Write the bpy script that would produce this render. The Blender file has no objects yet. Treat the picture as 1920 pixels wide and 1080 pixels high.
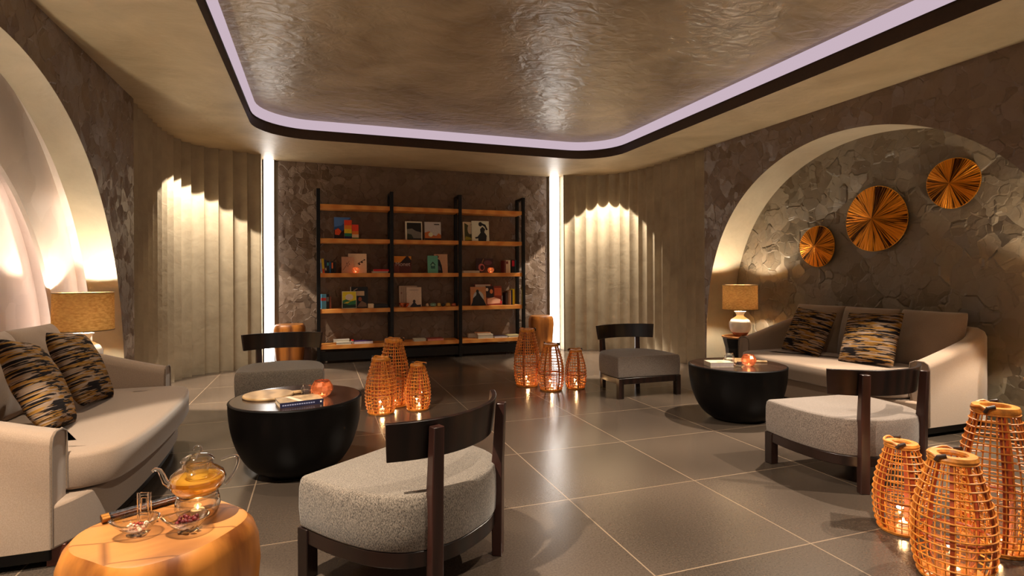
import bpy, bmesh, math, random
from mathutils import Vector, Matrix, noise
random.seed(7)
PI = math.pi
SC = bpy.context.scene
COL = SC.collection

# ------------------------------------------------------------------ camera, world, exposure
cam_d = bpy.data.cameras.new('camera')
cam = bpy.data.objects.new('camera', cam_d); COL.objects.link(cam)
cam_d.sensor_width = 36; cam_d.lens = 1037 / 1920 * 36
cam_d.shift_y = -21.94 / 1920; cam_d.clip_start = 0.05
YAW, ROLL = 0.3369, -0.004
fw = Vector((math.sin(YAW), math.cos(YAW), 0)); rt = Vector((math.cos(YAW), -math.sin(YAW), 0)); up = Vector((0, 0, 1))
r2 = rt * math.cos(ROLL) + up * math.sin(ROLL); u2 = -rt * math.sin(ROLL) + up * math.cos(ROLL)
cam.matrix_world = Matrix(((r2.x, u2.x, -fw.x, 0), (r2.y, u2.y, -fw.y, 0), (r2.z, u2.z, -fw.z, 1.25), (0, 0, 0, 1)))
SC.camera = cam
SC.view_settings.view_transform = 'Standard'; SC.view_settings.look = 'None'
SC.view_settings.exposure = 0.38; SC.view_settings.gamma = 1
SC.view_settings.use_curve_mapping = False
w = bpy.data.worlds.new('world'); SC.world = w; w.use_nodes = True
w.node_tree.nodes['Background'].inputs[0].default_value = (1.0, 0.86, 0.74, 1)
w.node_tree.nodes['Background'].inputs[1].default_value = 0.16      # the rest of the lobby behind the camera

def spot(loc, target, power, size_deg, blend=0.25, col=(1, .85, .67), rad=0.02):
    d = bpy.data.lights.new('downlight', 'SPOT'); d.energy = power; d.color = col
    d.spot_size = math.radians(size_deg); d.spot_blend = blend; d.shadow_soft_size = rad
    o = bpy.data.objects.new('downlight', d); COL.objects.link(o); o.location = loc
    o.rotation_euler = (Vector(target) - Vector(loc)).to_track_quat('-Z', 'Y').to_euler()
    return o
WARM = (1, .80, .58)
LR = 2.90
# fluted corners, washed from above
spot((-1.20, 7.50, LR), (-1.38, 7.74, 0), 190, 82, .05)
spot((4.28, 7.88, LR), (4.35, 8.10, 0), 190, 82, .05)
# ring of ceiling downlights over the seating
spot((-0.95, 1.8, LR), (0.25, 2.5, 0), 520, 74, .12)
spot((-0.80, 3.9, LR), (-0.65, 4.0, 0), 95, 84, .25)
spot((4.3, 1.4, LR), (3.5, 2.0, 0), 380, 72, .15)
spot((4.05, 3.6, LR), (3.05, 3.15, 0), 500, 72, .2)
spot((-0.72, 6.7, LR), (-0.60, 6.95, 0), 900, 46, .15)
spot((4.02, 6.9, LR), (3.75, 7.1, 0), 800, 48, .15)
spot((1.3, 0.9, 3.15), (1.5, 2.7, 0), 140, 96, .6)

# ------------------------------------------------------------------ material helpers
def lin(c):
    return tuple(((x / 255) / 12.92 if x / 255 <= .04045 else ((x / 255 + .055) / 1.055) ** 2.4) for x in c) + (1,)
MATS = {}
def nt(name):
    m = bpy.data.materials.new(name); m.use_nodes = True
    t = m.node_tree; b = t.nodes['Principled BSDF']
    return m, t, b
def N(t, ty, **kw):
    n = t.nodes.new(ty)
    for k, v in kw.items():
        if k in n.inputs: n.inputs[k].default_value = v
        else: setattr(n, k, v)
    return n
def coords(t, scale=(1, 1, 1), rot=(0, 0, 0), obj=True):
    tc = N(t, 'ShaderNodeTexCoord'); mp = N(t, 'ShaderNodeMapping')
    mp.inputs['Scale'].default_value = scale; mp.inputs['Rotation'].default_value = rot
    t.links.new(tc.outputs['Object'], mp.inputs[0]); return mp.outputs[0]
def ramp(t, fac, stops):
    r = N(t, 'ShaderNodeValToRGB'); e = r.color_ramp.elements
    while len(e) < len(stops): e.new(0.5)
    for i, (p, c) in enumerate(stops): e[i].position = p; e[i].color = c
    t.links.new(fac, r.inputs[0]); return r.outputs[0]
def bump(t, b, h, strength=.3, dist=.01):
    n = N(t, 'ShaderNodeBump'); n.inputs['Strength'].default_value = strength; n.inputs['Distance'].default_value = dist
    t.links.new(h, n.inputs['Height']); t.links.new(n.outputs[0], b.inputs['Normal'])
def plain(name, col, rough=.5, metal=0, spec=.5, noise_amt=.12, nscale=30, bmp=0, coat=0):
    if name in MATS: return MATS[name]
    m, t, b = nt(name); c = lin(col)
    v = coords(t); n = N(t, 'ShaderNodeTexNoise'); n.inputs['Scale'].default_value = nscale; n.inputs['Detail'].default_value = 4
    t.links.new(v, n.inputs['Vector'])
    lo = tuple(x * (1 - noise_amt) for x in c[:3]) + (1,); hi = tuple(min(1, x * (1 + noise_amt)) for x in c[:3]) + (1,)
    t.links.new(ramp(t, n.outputs[0], [(.3, lo), (.7, hi)]), b.inputs['Base Color'])
    b.inputs['Roughness'].default_value = rough; b.inputs['Metallic'].default_value = metal
    b.inputs['Specular IOR Level'].default_value = spec; b.inputs['Coat Weight'].default_value = coat
    if bmp: bump(t, b, n.outputs[0], bmp, .004)
    MATS[name] = m; return m
def emit(name, col, s):
    if name in MATS: return MATS[name]
    m = bpy.data.materials.new(name); m.use_nodes = True; t = m.node_tree; t.nodes.clear()
    e = N(t, 'ShaderNodeEmission'); e.inputs[0].default_value = tuple(col) + (1,); e.inputs[1].default_value = s
    o = N(t, 'ShaderNodeOutputMaterial'); t.links.new(e.outputs[0], o.inputs[0]); MATS[name] = m; return m

def stucco(name, c1, c2, scale=3.2, rough=.55, strength=.55, spec=.4, dist=.6, groove=1.0):
    m, t, b = nt(name)
    v = coords(t)
    wn = N(t, 'ShaderNodeTexNoise'); wn.inputs['Scale'].default_value = 5; wn.inputs['Detail'].default_value = 1
    t.links.new(v, wn.inputs['Vector'])
    mx = N(t, 'ShaderNodeVectorMath', operation='MULTIPLY_ADD'); mx.inputs[1].default_value = (.07, .07, .07)
    t.links.new(wn.outputs['Color'], mx.inputs[0]); t.links.new(v, mx.inputs[2])
    def M(op, a, b_, c=None):
        n = N(t, 'ShaderNodeMath', operation=op)
        for k, q in enumerate((a, b_, c)):
            if q is None: continue
            if isinstance(q, (int, float)): n.inputs[k].default_value = q
            else: t.links.new(q, n.inputs[k])
        return n.outputs[0]
    H = None; cells = []
    for k, (sc, metric, amt) in enumerate(((scale, 'MANHATTAN', 1.0), (scale * 1.9, 'MANHATTAN', .55))):
        src = mx.outputs[0]
        if k:
            mp = N(t, 'ShaderNodeMapping'); mp.inputs['Rotation'].default_value = (.5, .4, .6); t.links.new(src, mp.inputs[0]); src = mp.outputs[0]
        vo = N(t, 'ShaderNodeTexVoronoi'); vo.inputs['Scale'].default_value = sc; vo.distance = metric
        v2 = N(t, 'ShaderNodeTexVoronoi'); v2.inputs['Scale'].default_value = sc; v2.distance = metric; v2.feature = 'F2'
        t.links.new(src, vo.inputs['Vector']); t.links.new(src, v2.inputs['Vector'])
        s_ = N(t, 'ShaderNodeVectorMath', operation='SUBTRACT'); t.links.new(src, s_.inputs[0]); t.links.new(vo.outputs['Position'], s_.inputs[1])
        d = N(t, 'ShaderNodeVectorMath', operation='SUBTRACT'); d.inputs[1].default_value = (.5, .5, .5); t.links.new(vo.outputs['Color'], d.inputs[0])
        p = N(t, 'ShaderNodeVectorMath', operation='DOT_PRODUCT'); t.links.new(s_.outputs[0], p.inputs[0]); t.links.new(d.outputs[0], p.inputs[1])
        # trowel grooves along part of each patch edge
        gap = M('SUBTRACT', v2.outputs['Distance'], vo.outputs['Distance'])
        gr = M('MULTIPLY', M('SUBTRACT', 1.0, M('MINIMUM', M('DIVIDE', gap, .16), 1.0)), M('GREATER_THAN', p.outputs['Value'], .012))
        h = M('MULTIPLY_ADD', gr, -.011 * 5 / sc * groove, M('MULTIPLY', p.outputs['Value'], .55))
        h = M('MULTIPLY', h, amt)
        H = h if H is None else M('ADD', H, h)
        cells.append(vo.outputs['Color'])
    n2 = N(t, 'ShaderNodeTexNoise'); n2.inputs['Scale'].default_value = 24; n2.inputs['Detail'].default_value = 4; t.links.new(v, n2.inputs['Vector'])
    bump(t, b, M('MULTIPLY_ADD', n2.outputs[0], .004, H), strength, dist)
    sx = N(t, 'ShaderNodeSeparateColor'); t.links.new(cells[0], sx.inputs[0])
    f = N(t, 'ShaderNodeMath', operation='MULTIPLY_ADD'); f.inputs[1].default_value = .5; t.links.new(sx.outputs[0], f.inputs[0])
    nn = N(t, 'ShaderNodeMath', operation='MULTIPLY'); nn.inputs[1].default_value = .5; t.links.new(wn.outputs[0], nn.inputs[0]); t.links.new(nn.outputs[0], f.inputs[2])
    t.links.new(ramp(t, f.outputs[0], [(.2, lin(c1)), (.8, lin(c2))]), b.inputs['Base Color'])
    b.inputs['Roughness'].default_value = rough; b.inputs['Specular IOR Level'].default_value = spec
    return m
def plaster(name, c1, c2, rough=.35, strength=.25, scale=2.0, coat=0):
    m, t, b = nt(name); v = coords(t)
    n = N(t, 'ShaderNodeTexNoise'); n.inputs['Scale'].default_value = scale; n.inputs['Detail'].default_value = 8; n.inputs['Roughness'].default_value = .62; n.inputs['Distortion'].default_value = .6
    t.links.new(v, n.inputs['Vector'])
    t.links.new(ramp(t, n.outputs[0], [(.32, lin(c1)), (.68, lin(c2))]), b.inputs['Base Color'])
    mp = N(t, 'ShaderNodeMapping'); mp.inputs['Scale'].default_value = (5, 7, 6); t.links.new(v, mp.inputs[0])
    n2 = N(t, 'ShaderNodeTexNoise'); n2.inputs['Scale'].default_value = 1.3; n2.inputs['Detail'].default_value = 6; n2.inputs['Distortion'].default_value = .8
    t.links.new(mp.outputs[0], n2.inputs['Vector'])
    bump(t, b, n2.outputs[0], strength, .05)
    b.inputs['Roughness'].default_value = rough; b.inputs['Coat Weight'].default_value = coat; b.inputs['Coat Roughness'].default_value = .2
    return m
def wood(name, c1, c2, scale=(1, 1, 1), rough=.4, rings=6, rot=(0, 0, 0), cracks=False):
    if name in MATS: return MATS[name]
    m, t, b = nt(name); v = coords(t, scale, rot)
    wv = N(t, 'ShaderNodeTexWave'); wv.inputs['Scale'].default_value = rings; wv.inputs['Distortion'].default_value = 5; wv.inputs['Detail'].default_value = 3; wv.inputs['Detail Scale'].default_value = 1.2
    t.links.new(v, wv.inputs['Vector'])
    n = N(t, 'ShaderNodeTexNoise'); n.inputs['Scale'].default_value = 5; n.inputs['Detail'].default_value = 6; t.links.new(v, n.inputs['Vector'])
    mxx = N(t, 'ShaderNodeMath', operation='MULTIPLY_ADD'); mxx.inputs[1].default_value = .45; t.links.new(wv.outputs['Fac'], mxx.inputs[0])
    m2 = N(t, 'ShaderNodeMath', operation='MULTIPLY'); m2.inputs[1].default_value = .6; t.links.new(n.outputs[0], m2.inputs[0]); t.links.new(m2.outputs[0], mxx.inputs[2])
    t.links.new(ramp(t, mxx.outputs[0], [(.25, lin(c1)), (.7, lin(c2))]), b.inputs['Base Color'])
    b.inputs['Roughness'].default_value = rough
    bump(t, b, mxx.outputs[0], .15, .003); MATS[name] = m; return m
def glass(name, tint=(1, 1, 1), rough=0, refl=1.0):
    if name in MATS: return MATS[name]
    m = bpy.data.materials.new(name); m.use_nodes = True; t = m.node_tree; t.nodes.clear()
    tr = N(t, 'ShaderNodeBsdfTransparent'); tr.inputs[0].default_value = tuple(tint) + (1,)
    g = N(t, 'ShaderNodeBsdfGlossy'); g.inputs['Roughness'].default_value = max(rough, .03)
    fr = N(t, 'ShaderNodeLayerWeight'); fr.inputs['Blend'].default_value = .42
    mul = N(t, 'ShaderNodeMath', operation='MULTIPLY_ADD'); mul.inputs[1].default_value = .95 * refl; mul.inputs[2].default_value = .07; t.links.new(fr.outputs['Facing'], mul.inputs[0])
    mx = N(t, 'ShaderNodeMixShader'); t.links.new(mul.outputs[0], mx.inputs[0]); t.links.new(tr.outputs[0], mx.inputs[1]); t.links.new(g.outputs[0], mx.inputs[2])
    o = N(t, 'ShaderNodeOutputMaterial'); t.links.new(mx.outputs[0], o.inputs[0]); MATS[name] = m; return m

# ------------------------------------------------------------------ mesh helpers
class MB:
    def __init__(s): s.bm = bmesh.new(); s.mi = 0
    def _done(s, fs):
        for f in fs: f.material_index = s.mi
        return fs
    def box(s, x0, x1, y0, y1, z0, z1, M=None):
        vs = [s.bm.verts.new(Vector(p) if M is None else M @ Vector(p)) for p in ((x0, y0, z0), (x1, y0, z0), (x1, y1, z0), (x0, y1, z0), (x0, y0, z1), (x1, y0, z1), (x1, y1, z1), (x0, y1, z1))]
        return s._done([s.bm.faces.new([vs[i] for i in q]) for q in ((0, 3, 2, 1), (4, 5, 6, 7), (0, 1, 5, 4), (1, 2, 6, 5), (2, 3, 7, 6), (3, 0, 4, 7))])
    def quad(s, *p):
        return s._done([s.bm.faces.new([s.bm.verts.new(Vector(q)) for q in p])])
    def loft(s, rings, closed=True, cap0=False, cap1=False, loop=False):
        R = [[s.bm.verts.new(Vector(p)) for p in r] for r in rings]; fs = []
        n = len(R[0]); m = len(R)
        for i in range(m if loop else m - 1):
            a, b = R[i], R[(i + 1) % m]
            for j in range(n if closed else n - 1):
                k = (j + 1) % n
                fs.append(s.bm.faces.new((a[j], a[k], b[k], b[j])))
        if cap0: fs.append(s.bm.faces.new(R[0][::-1]))
        if cap1: fs.append(s.bm.faces.new(R[-1]))
        return s._done(fs)
    def lathe(s, prof, n=32, c=(0, 0, 0), cap0=True, cap1=True, sx=1, sy=1, wob=None):
        rings = []
        for r, z in prof:
            rings.append([(c[0] + max(r, 1e-4) * sx * (wob(a) if wob else 1) * math.cos(a), c[1] + max(r, 1e-4) * sy * (wob(a) if wob else 1) * math.sin(a), c[2] + z) for a in [2 * PI * i / n for i in range(n)]])
        return s.loft(rings, True, cap0, cap1)
    def tube(s, pts, r, n=8, closed=False, caps=True, rf=None):
        pts = [Vector(p) for p in pts]; m = len(pts); rings = []
        prev = None
        for i, p in enumerate(pts):
            if closed: d = pts[(i + 1) % m] - pts[i - 1]
            else: d = pts[min(i + 1, m - 1)] - pts[max(i - 1, 0)]
            d.normalize()
            if prev is None:
                a = Vector((0, 0, 1)) if abs(d.z) < .9 else Vector((1, 0, 0))
                prev = (a - d * a.dot(d)).normalized()
            else: prev = (prev - d * prev.dot(d)).normalized()
            q = d.cross(prev); rr = r if rf is None else rf(i / max(1, m - 1)) * r
            rings.append([p + (prev * math.cos(t) + q * math.sin(t)) * rr for t in [2 * PI * k / n for k in range(n)]])
        return s.loft(rings, True, caps and not closed, caps and not closed, loop=closed)
    def build(s, name, mats, parent=None, smooth=True, bevel=0, seg=2, sub=0, doubles=False, auto=40):
        bm = s.bm
        if doubles: bmesh.ops.remove_doubles(bm, verts=bm.verts, dist=1e-4)
        bmesh.ops.recalc_face_normals(bm, faces=bm.faces)
        me = bpy.data.meshes.new(name); bm.to_mesh(me); bm.free()
        for m in (mats if isinstance(mats, (list, tuple)) else [mats]): me.materials.append(m)
        o = bpy.data.objects.new(name, me); COL.objects.link(o)
        if parent: o.parent = parent
        if bevel:
            b = o.modifiers.new('bevel', 'BEVEL'); b.width = bevel; b.segments = seg; b.limit_method = 'ANGLE'; b.angle_limit = math.radians(35)
        if sub:
            q = o.modifiers.new('sub', 'SUBSURF'); q.levels = sub; q.render_levels = sub
        if smooth:
            me.polygons.foreach_set('use_smooth', [True] * len(me.polygons))
            me.set_sharp_from_angle(angle=math.radians(auto))
        return o
def tag(o, label=None, cat=None, group=None, kind=None):
    if label: o['label'] = label
    if cat: o['category'] = cat
    if group: o['group'] = group
    if kind: o['kind'] = kind
    return o
def thing(name, label, cat, loc=(0, 0, 0), rz=0, group=None):
    o = bpy.data.objects.new(name, None); COL.objects.link(o); o.location = loc; o.rotation_euler = (0, 0, rz)
    o.empty_display_size = .1
    return tag(o, label, cat, group)
def copy_tree(o, parent=None):
    c = o.copy(); COL.objects.link(c)
    if parent: c.parent = parent
    for ch in list(o.children): copy_tree(ch, c)
    return c
def struct(o, label): return tag(o, label, 'structure', kind='structure')

# ------------------------------------------------------------------ materials
M_WALL = stucco('wall_stucco', (122, 102, 86), (134, 114, 97), 6.5, .45, .9, .4, 1.1)
M_NICHE = stucco('niche_stucco', (112, 98, 80), (130, 115, 94), 4.4, .5, .9, .5, 1.0)
M_SMOOTH = plaster('smooth_plaster', (176, 160, 134), (196, 180, 152), .5, .12)
M_PALE = stucco('pale_stucco', (204, 188, 176), (214, 199, 187), 3.6, .5, .4, .4, .35, .0)
M_CEIL = plaster('ceiling_plaster', (142, 122, 94), (186, 166, 136), .32, .32, 1.6)
M_RING = plaster('ceiling_ring_plaster', (168, 146, 112), (196, 174, 138), .45, .16, 1.6)
M_FLUTE = plaster('fluted_plaster', (164, 150, 128), (186, 172, 148), .55, .12, 3)
M_DARKLIP = plain('dark_lip', (62, 42, 24), .6)
M_STRIP = emit('light_bar', (1.0, .93, .86), 6.0)
M_COVE = emit('cove_diffuser', (.80, .62, .72), .56)
M_NLED = emit('niche_led', (1.0, .86, .77), 9.0)

def floor_mat():
    m, t, b = nt('floor_tiles'); v = coords(t)
    sx = N(t, 'ShaderNodeSeparateXYZ'); t.links.new(v, sx.inputs[0])
    outs = []; ids = []
    for ax, off, s in (('X', .478, .841), ('Y', 1.9735, .8446)):
        a = N(t, 'ShaderNodeMath', operation='SUBTRACT'); a.inputs[1].default_value = off - 20 * s; t.links.new(sx.outputs[ax], a.inputs[0])
        d = N(t, 'ShaderNodeMath', operation='DIVIDE'); d.inputs[1].default_value = s; t.links.new(a.outputs[0], d.inputs[0])
        f = N(t, 'ShaderNodeMath', operation='FRACT'); t.links.new(d.outputs[0], f.inputs[0])
        fl = N(t, 'ShaderNodeMath', operation='FLOOR'); t.links.new(d.outputs[0], fl.inputs[0]); ids.append(fl.outputs[0])
        p = N(t, 'ShaderNodeMath', operation='PINGPONG'); p.inputs[1].default_value = .5; t.links.new(f.outputs[0], p.inputs[0]); outs.append(p.outputs[0])
    mn = N(t, 'ShaderNodeMath', operation='MINIMUM'); t.links.new(outs[0], mn.inputs[0]); t.links.new(outs[1], mn.inputs[1])
    g = N(t, 'ShaderNodeMath', operation='LESS_THAN'); g.inputs[1].default_value = .0040; t.links.new(mn.outputs[0], g.inputs[0])
    cx = N(t, 'ShaderNodeCombineXYZ'); t.links.new(ids[0], cx.inputs[0]); t.links.new(ids[1], cx.inputs[1])
    wn = N(t, 'ShaderNodeTexWhiteNoise'); t.links.new(cx.outputs[0], wn.inputs['Vector'])
    n = N(t, 'ShaderNodeTexNoise'); n.inputs['Scale'].default_value = 110; n.inputs['Detail'].default_value = 5; n.inputs['Roughness'].default_value = .75; t.links.new(v, n.inputs['Vector'])
    n3 = N(t, 'ShaderNodeTexNoise'); n3.inputs['Scale'].default_value = 1.6; n3.inputs['Detail'].default_value = 0; t.links.new(v, n3.inputs['Vector'])
    f = N(t, 'ShaderNodeMath', operation='MULTIPLY_ADD'); f.inputs[1].default_value = .55; t.links.new(n.outputs[0], f.inputs[0])
    f2 = N(t, 'ShaderNodeMath', operation='MULTIPLY_ADD'); f2.inputs[1].default_value = .05; f2.inputs[2].default_value = .10; t.links.new(wn.outputs['Value'], f2.inputs[0])
    f3 = N(t, 'ShaderNodeMath', operation='MULTIPLY_ADD'); f3.inputs[1].default_value = .3; t.links.new(n3.outputs[0], f3.inputs[0]); t.links.new(f2.outputs[0], f3.inputs[2]); t.links.new(f3.outputs[0], f.inputs[2])
    base = ramp(t, f.outputs[0], [(.36, lin((50, 42, 36))), (.70, lin((96, 83, 72)))])
    mx = N(t, 'ShaderNodeMix', data_type='RGBA'); t.links.new(g.outputs[0], mx.inputs[0]); t.links.new(base, mx.inputs[6]); mx.inputs[7].default_value = lin((138, 118, 98))
    t.links.new(mx.outputs[2], b.inputs['Base Color'])
    b.inputs['Roughness'].default_value = .20
    b.inputs['Specular IOR Level'].default_value = .6
    gi = N(t, 'ShaderNodeMath', operation='MULTIPLY_ADD'); gi.inputs[1].default_value = -1.0; t.links.new(g.outputs[0], gi.inputs[0]); t.links.new(n.outputs[0], gi.inputs[2])
    bump(t, b, gi.outputs[0], .12, .002)
    return m
M_FLOOR = floor_mat()

# ------------------------------------------------------------------ the room
HC = 2.95
XL, XR, YB = -1.65, 4.87, 8.73
YF = -1.2
b = MB(); b.box(-2.6, 5.9, YF, 9.2, -.08, 0); struct(b.build('floor', M_FLOOR, smooth=False), 'grey large-format stone tile floor with pale joints')

def rrect(x0, x1, y0, y1, r, n=10):
    pts = []
    for cx, cy, a0 in ((x1 - r, y1 - r, 0), (x0 + r, y1 - r, PI / 2), (x0 + r, y0 + r, PI), (x1 - r, y0 + r, 1.5 * PI)):
        for i in range(n + 1):
            a = a0 + PI / 2 * i / n; pts.append((cx + r * math.cos(a), cy + r * math.sin(a)))
    return pts
RX0, RX1, RY0, RY1, RR = -.70, 4.0, YF + .15, 7.27, .62
hole = rrect(RX0, RX1, RY0, RY1, RR)
# lower ceiling ring with the rounded recess cut out of it
bm = bmesh.new(); es = []
for z in (HC,):
    o = [bm.verts.new(p) for p in ((-2.6, YF, z), (5.9, YF, z), (5.9, 9.2, z), (-2.6, 9.2, z))]
    h = [bm.verts.new((p[0], p[1], z)) for p in hole]
    es += [bm.edges.new((o[i], o[(i + 1) % 4])) for i in range(4)] + [bm.edges.new((h[i], h[(i + 1) % len(h)])) for i in range(len(h))]
bmesh.ops.triangle_fill(bm, edges=es, use_beauty=True)
mb = MB(); mb.bm.free(); mb.bm = bm
struct(mb.build('ceiling', M_RING, smooth=False), 'lower plastered ceiling band around the raised recess')
b = MB()
b.loft([[(x, y, HC - .004) for x, y in hole], [(x, y, HC + .115) for x, y in hole]])
b.loft([[(x, y, HC + .115) for x, y in hole], [(x, y, HC + .115) for x, y in rrect(RX0 + .012, RX1 - .012, RY0 + .012, RY1 - .012, RR)]])
struct(b.build('trim_1', M_DARKLIP), 'dark brown inner lip of the ceiling recess')
b = MB()
b.loft([[(x, y, HC + .115) for x, y in rrect(RX0 + .012, RX1 - .012, RY0 + .012, RY1 - .012, RR)], [(x, y, HC + .15) for x, y in rrect(RX0 + .02, RX1 - .02, RY0 + .02, RY1 - .02, RR)], [(x, y, HC + .225) for x, y in rrect(RX0 + .05, RX1 - .05, RY0 + .05, RY1 - .05, RR - .02)]])
tag(b.build('cove_light', M_COVE), 'lilac glowing light band running round the ceiling recess', 'light')
b = MB(); b.box(RX0 - .05, RX1 + .05, RY0 - .05, RY1 + .05, HC + .224, HC + .3)
struct(b.build('ceiling_raised', M_CEIL, smooth=False), 'raised glossy plastered ceiling panel inside the recess')

def arch(A, B, n, c, s=1.0, m=26):
    """outline (y, z) of the arch from one foot to the other, foot at the floor"""
    P = []
    for i in range(m):
        q = i / m * .8; P.append((A * math.sqrt(1 - q ** n), B * q))
    d0 = P[-1][0]; k0 = math.sqrt(1 - .8 ** n) * A
    for i in range(m + 1):
        d = k0 * (1 - i / m); P.append((d, B * (1 - (d / A) ** 2) ** (1 / n)))
    full = [(c - d * s, z * s) for d, z in P] + [(c + d * s, z * s) for d, z in P[::-1][1:]]
    return full
AR = dict(A=1.99, B=2.67, n=3.0, c=4.10)
AL = dict(A=2.17, B=2.64, n=2.35, c=3.70)
def arch_wall(X, prof, y0, y1, z1, mat, name, label):
    b = MB(); bm = b.bm
    top = [(p[0], z1) for p in prof]
    for i in range(len(prof) - 1):
        (ya, za), (yb, zb) = prof[i], prof[i + 1]
        if abs(yb - ya) < 1e-6: continue
        b.quad((X, ya, za), (X, yb, zb), (X, yb, z1), (X, ya, z1))
    b.quad((X, y0, 0), (X, prof[0][0], 0), (X, prof[0][0], z1), (X, y0, z1))
    b.quad((X, prof[-1][0], 0), (X, y1, 0), (X, y1, z1), (X, prof[-1][0], z1))
    return struct(b.build(name, mat, smooth=False, doubles=True), label)
def sheet(p0, X0, p1, X1, b):
    b.loft([[(X0, y, z) for y, z in p0], [(X1, y, z) for y, z in p1]], closed=False)
def fan(X, p, b):
    b.bm.faces.new([b.bm.verts.new((X, y, z)) for y, z in p])
# right wall: one arched niche
pr = arch(**AR)
arch_wall(XR, pr, YF, 6.12, HC, M_WALL, 'wall_right', 'brown trowelled stucco wall around the right arched niche')
b = MB(); sheet(pr, XR, pr, 5.30, b); struct(b.build('wall_right_niche_reveal', M_SMOOTH), 'smooth pale reveal of the right arched niche')
b = MB(); fan(5.30, pr, b); struct(b.build('wall_right_niche', M_NICHE, smooth=False), 'patchy trowelled back of the right arched niche')
# left wall: stepped niche with light behind each step
p1 = arch(**AL); p1b = arch(s=1.09, **AL); p2 = arch(s=.868, **AL); p2b = arch(s=.955, **AL)
arch_wall(XL, p1, YF, 6.14, HC, M_WALL, 'wall_left', 'brown trowelled stucco wall around the left arched niche')
b = MB(); sheet(p1, XL, p1, -1.88, b); sheet(p1, -1.88, p1b, -1.89, b)
struct(b.build('wall_left_niche_reveal', M_SMOOTH), 'smooth beige reveal of the left arched niche')
b = MB(); sheet(p1b, -1.89, p1b, -2.02, b); sheet(p1b, -2.02, p2, -2.02, b); sheet(p2, -2.02, p2, -2.05, b)
sheet(p2, -2.05, p2b, -2.06, b); sheet(p2b, -2.06, p2b, -2.2, b); fan(-2.2, p2b, b)
struct(b.build('wall_left_niche', M_PALE, smooth=False), 'pale stepped back of the left arched niche')
def led_arch(name, prof, X, w, label):
    c = sum(p[0] for p in prof) / len(prof)
    for sd, nm in ((-1, 'near'), (1, 'far')):
        b = MB(); b.tube([(X, y, z) for y, z in prof if .3 < z < 1.95 and (y - c) * sd > 0], w, 6)
        tag(b.build(name, M_NLED), label % nm, 'light')
led_arch('niche_light_strip', arch(s=1.062, **AL), -1.908, .009, 'hidden light strip behind the %s side of the left niche, outer step')
led_arch('niche_light_strip', arch(s=.920, **AL), -2.078, .009, 'hidden light strip behind the %s side of the left niche, inner step')

# fluted corners
def catmull(P, n=24):
    out = []
    for i in range(len(P) - 1):
        p0 = P[max(i - 1, 0)]; p1_, p2_ = P[i], P[i + 1]; p3 = P[min(i + 2, len(P) - 1)]
        for k in range(n):
            t = k / n
            out.append(tuple(.5 * ((2 * p1_[j]) + (-p0[j] + p2_[j]) * t + (2 * p0[j] - 5 * p1_[j] + 4 * p2_[j] - p3[j]) * t * t + (-p0[j] + 3 * p1_[j] - 3 * p2_[j] + p3[j]) * t ** 3) for j in (0, 1)))
    out.append(tuple(P[-1])); return out
def resample(P, n):
    L = [0]
    for a, c in zip(P, P[1:]): L.append(L[-1] + math.dist(a, c))
    out = []; j = 0
    for i in range(n + 1):
        s = L[-1] * i / n
        while j < len(L) - 2 and L[j + 1] < s: j += 1
        f = (s - L[j]) / max(1e-9, L[j + 1] - L[j]); out.append(tuple(P[j][k] * (1 - f) + P[j + 1][k] * f for k in (0, 1)))
    return out
def fluted(name, path, nf, side, label, depth=.075):
    S = 8; R = resample(catmull(path), nf * S); pts = []
    for i, p in enumerate(R):
        a = R[max(i - 1, 0)]; c = R[min(i + 1, len(R) - 1)]; d = Vector((c[0] - a[0], c[1] - a[1])).normalized(); nrm = Vector((-d.y, d.x)) * side
        ph = (i % S) / S
        # asymmetric scallop: sharp ridge, one steep side
        k = math.sin(PI * ph ** .8)
        pts.append((p[0] + nrm.x * depth * k, p[1] + nrm.y * depth * k))
    b = MB(); b.loft([[(x, y, 0) for x, y in pts], [(x, y, HC) for x, y in pts]], closed=False)
    return struct(b.build(name, M_FLUTE, auto=30), label)
fluted('wall_corner_left', [(-1.66, 6.14), (-1.67, 6.9), (-1.65, 7.45), (-1.52, 7.9), (-1.2, 8.17), (-.74, 8.36)], 15, 1, 'fluted plaster wall curving round the left corner')
fluted('wall_corner_right', [(3.9, 8.5), (4.3, 8.38), (4.66, 8.08), (4.83, 7.6), (4.87, 7.0), (4.87, 6.12)], 15, 1, 'fluted plaster wall curving round the right corner')
# back wall and light slots
b = MB(); b.box(-.545, 3.69, YB, YB + .12, 0, HC); struct(b.build('wall_back', M_WALL, smooth=False), 'brown trowelled stucco wall behind the bookshelf')
b = MB()
for s, xa, xb, yr in ((-1, -.545, -.76, 8.36), (1, 3.69, 3.92, 8.5)):
    b.quad((xa, YB + .10, 0), (xb, YB + .10, 0), (xb, YB + .10, HC), (xa, YB + .10, HC))
    b.quad((xb, yr, 0), (xb, YB + .10, 0), (xb, YB + .10, HC), (xb, yr, HC))
struct(b.build('wall_back_slots', M_SMOOTH, smooth=False), 'pale sides of the two vertical light slots')
for x0, x1, s in ((-.735, -.60, 'left'), (3.72, 3.885, 'right')):
    r = thing('light_bar', 'white vertical light bar beside the %s fluted wall' % s, 'light', ((x0 + x1) / 2, 8.66, 0), 0, 'vertical light bars')
    hw = (x1 - x0) / 2
    b = MB(); b.box(-hw, hw, .012, .05, 0, HC - .005); b.build('housing', plain('white_metal', (210, 205, 200), .4), r)
    b = MB(); b.box(-hw + .004, hw - .004, -.02, .012, .004, HC - .008); b.build('diffuser', M_STRIP, r)

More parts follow.
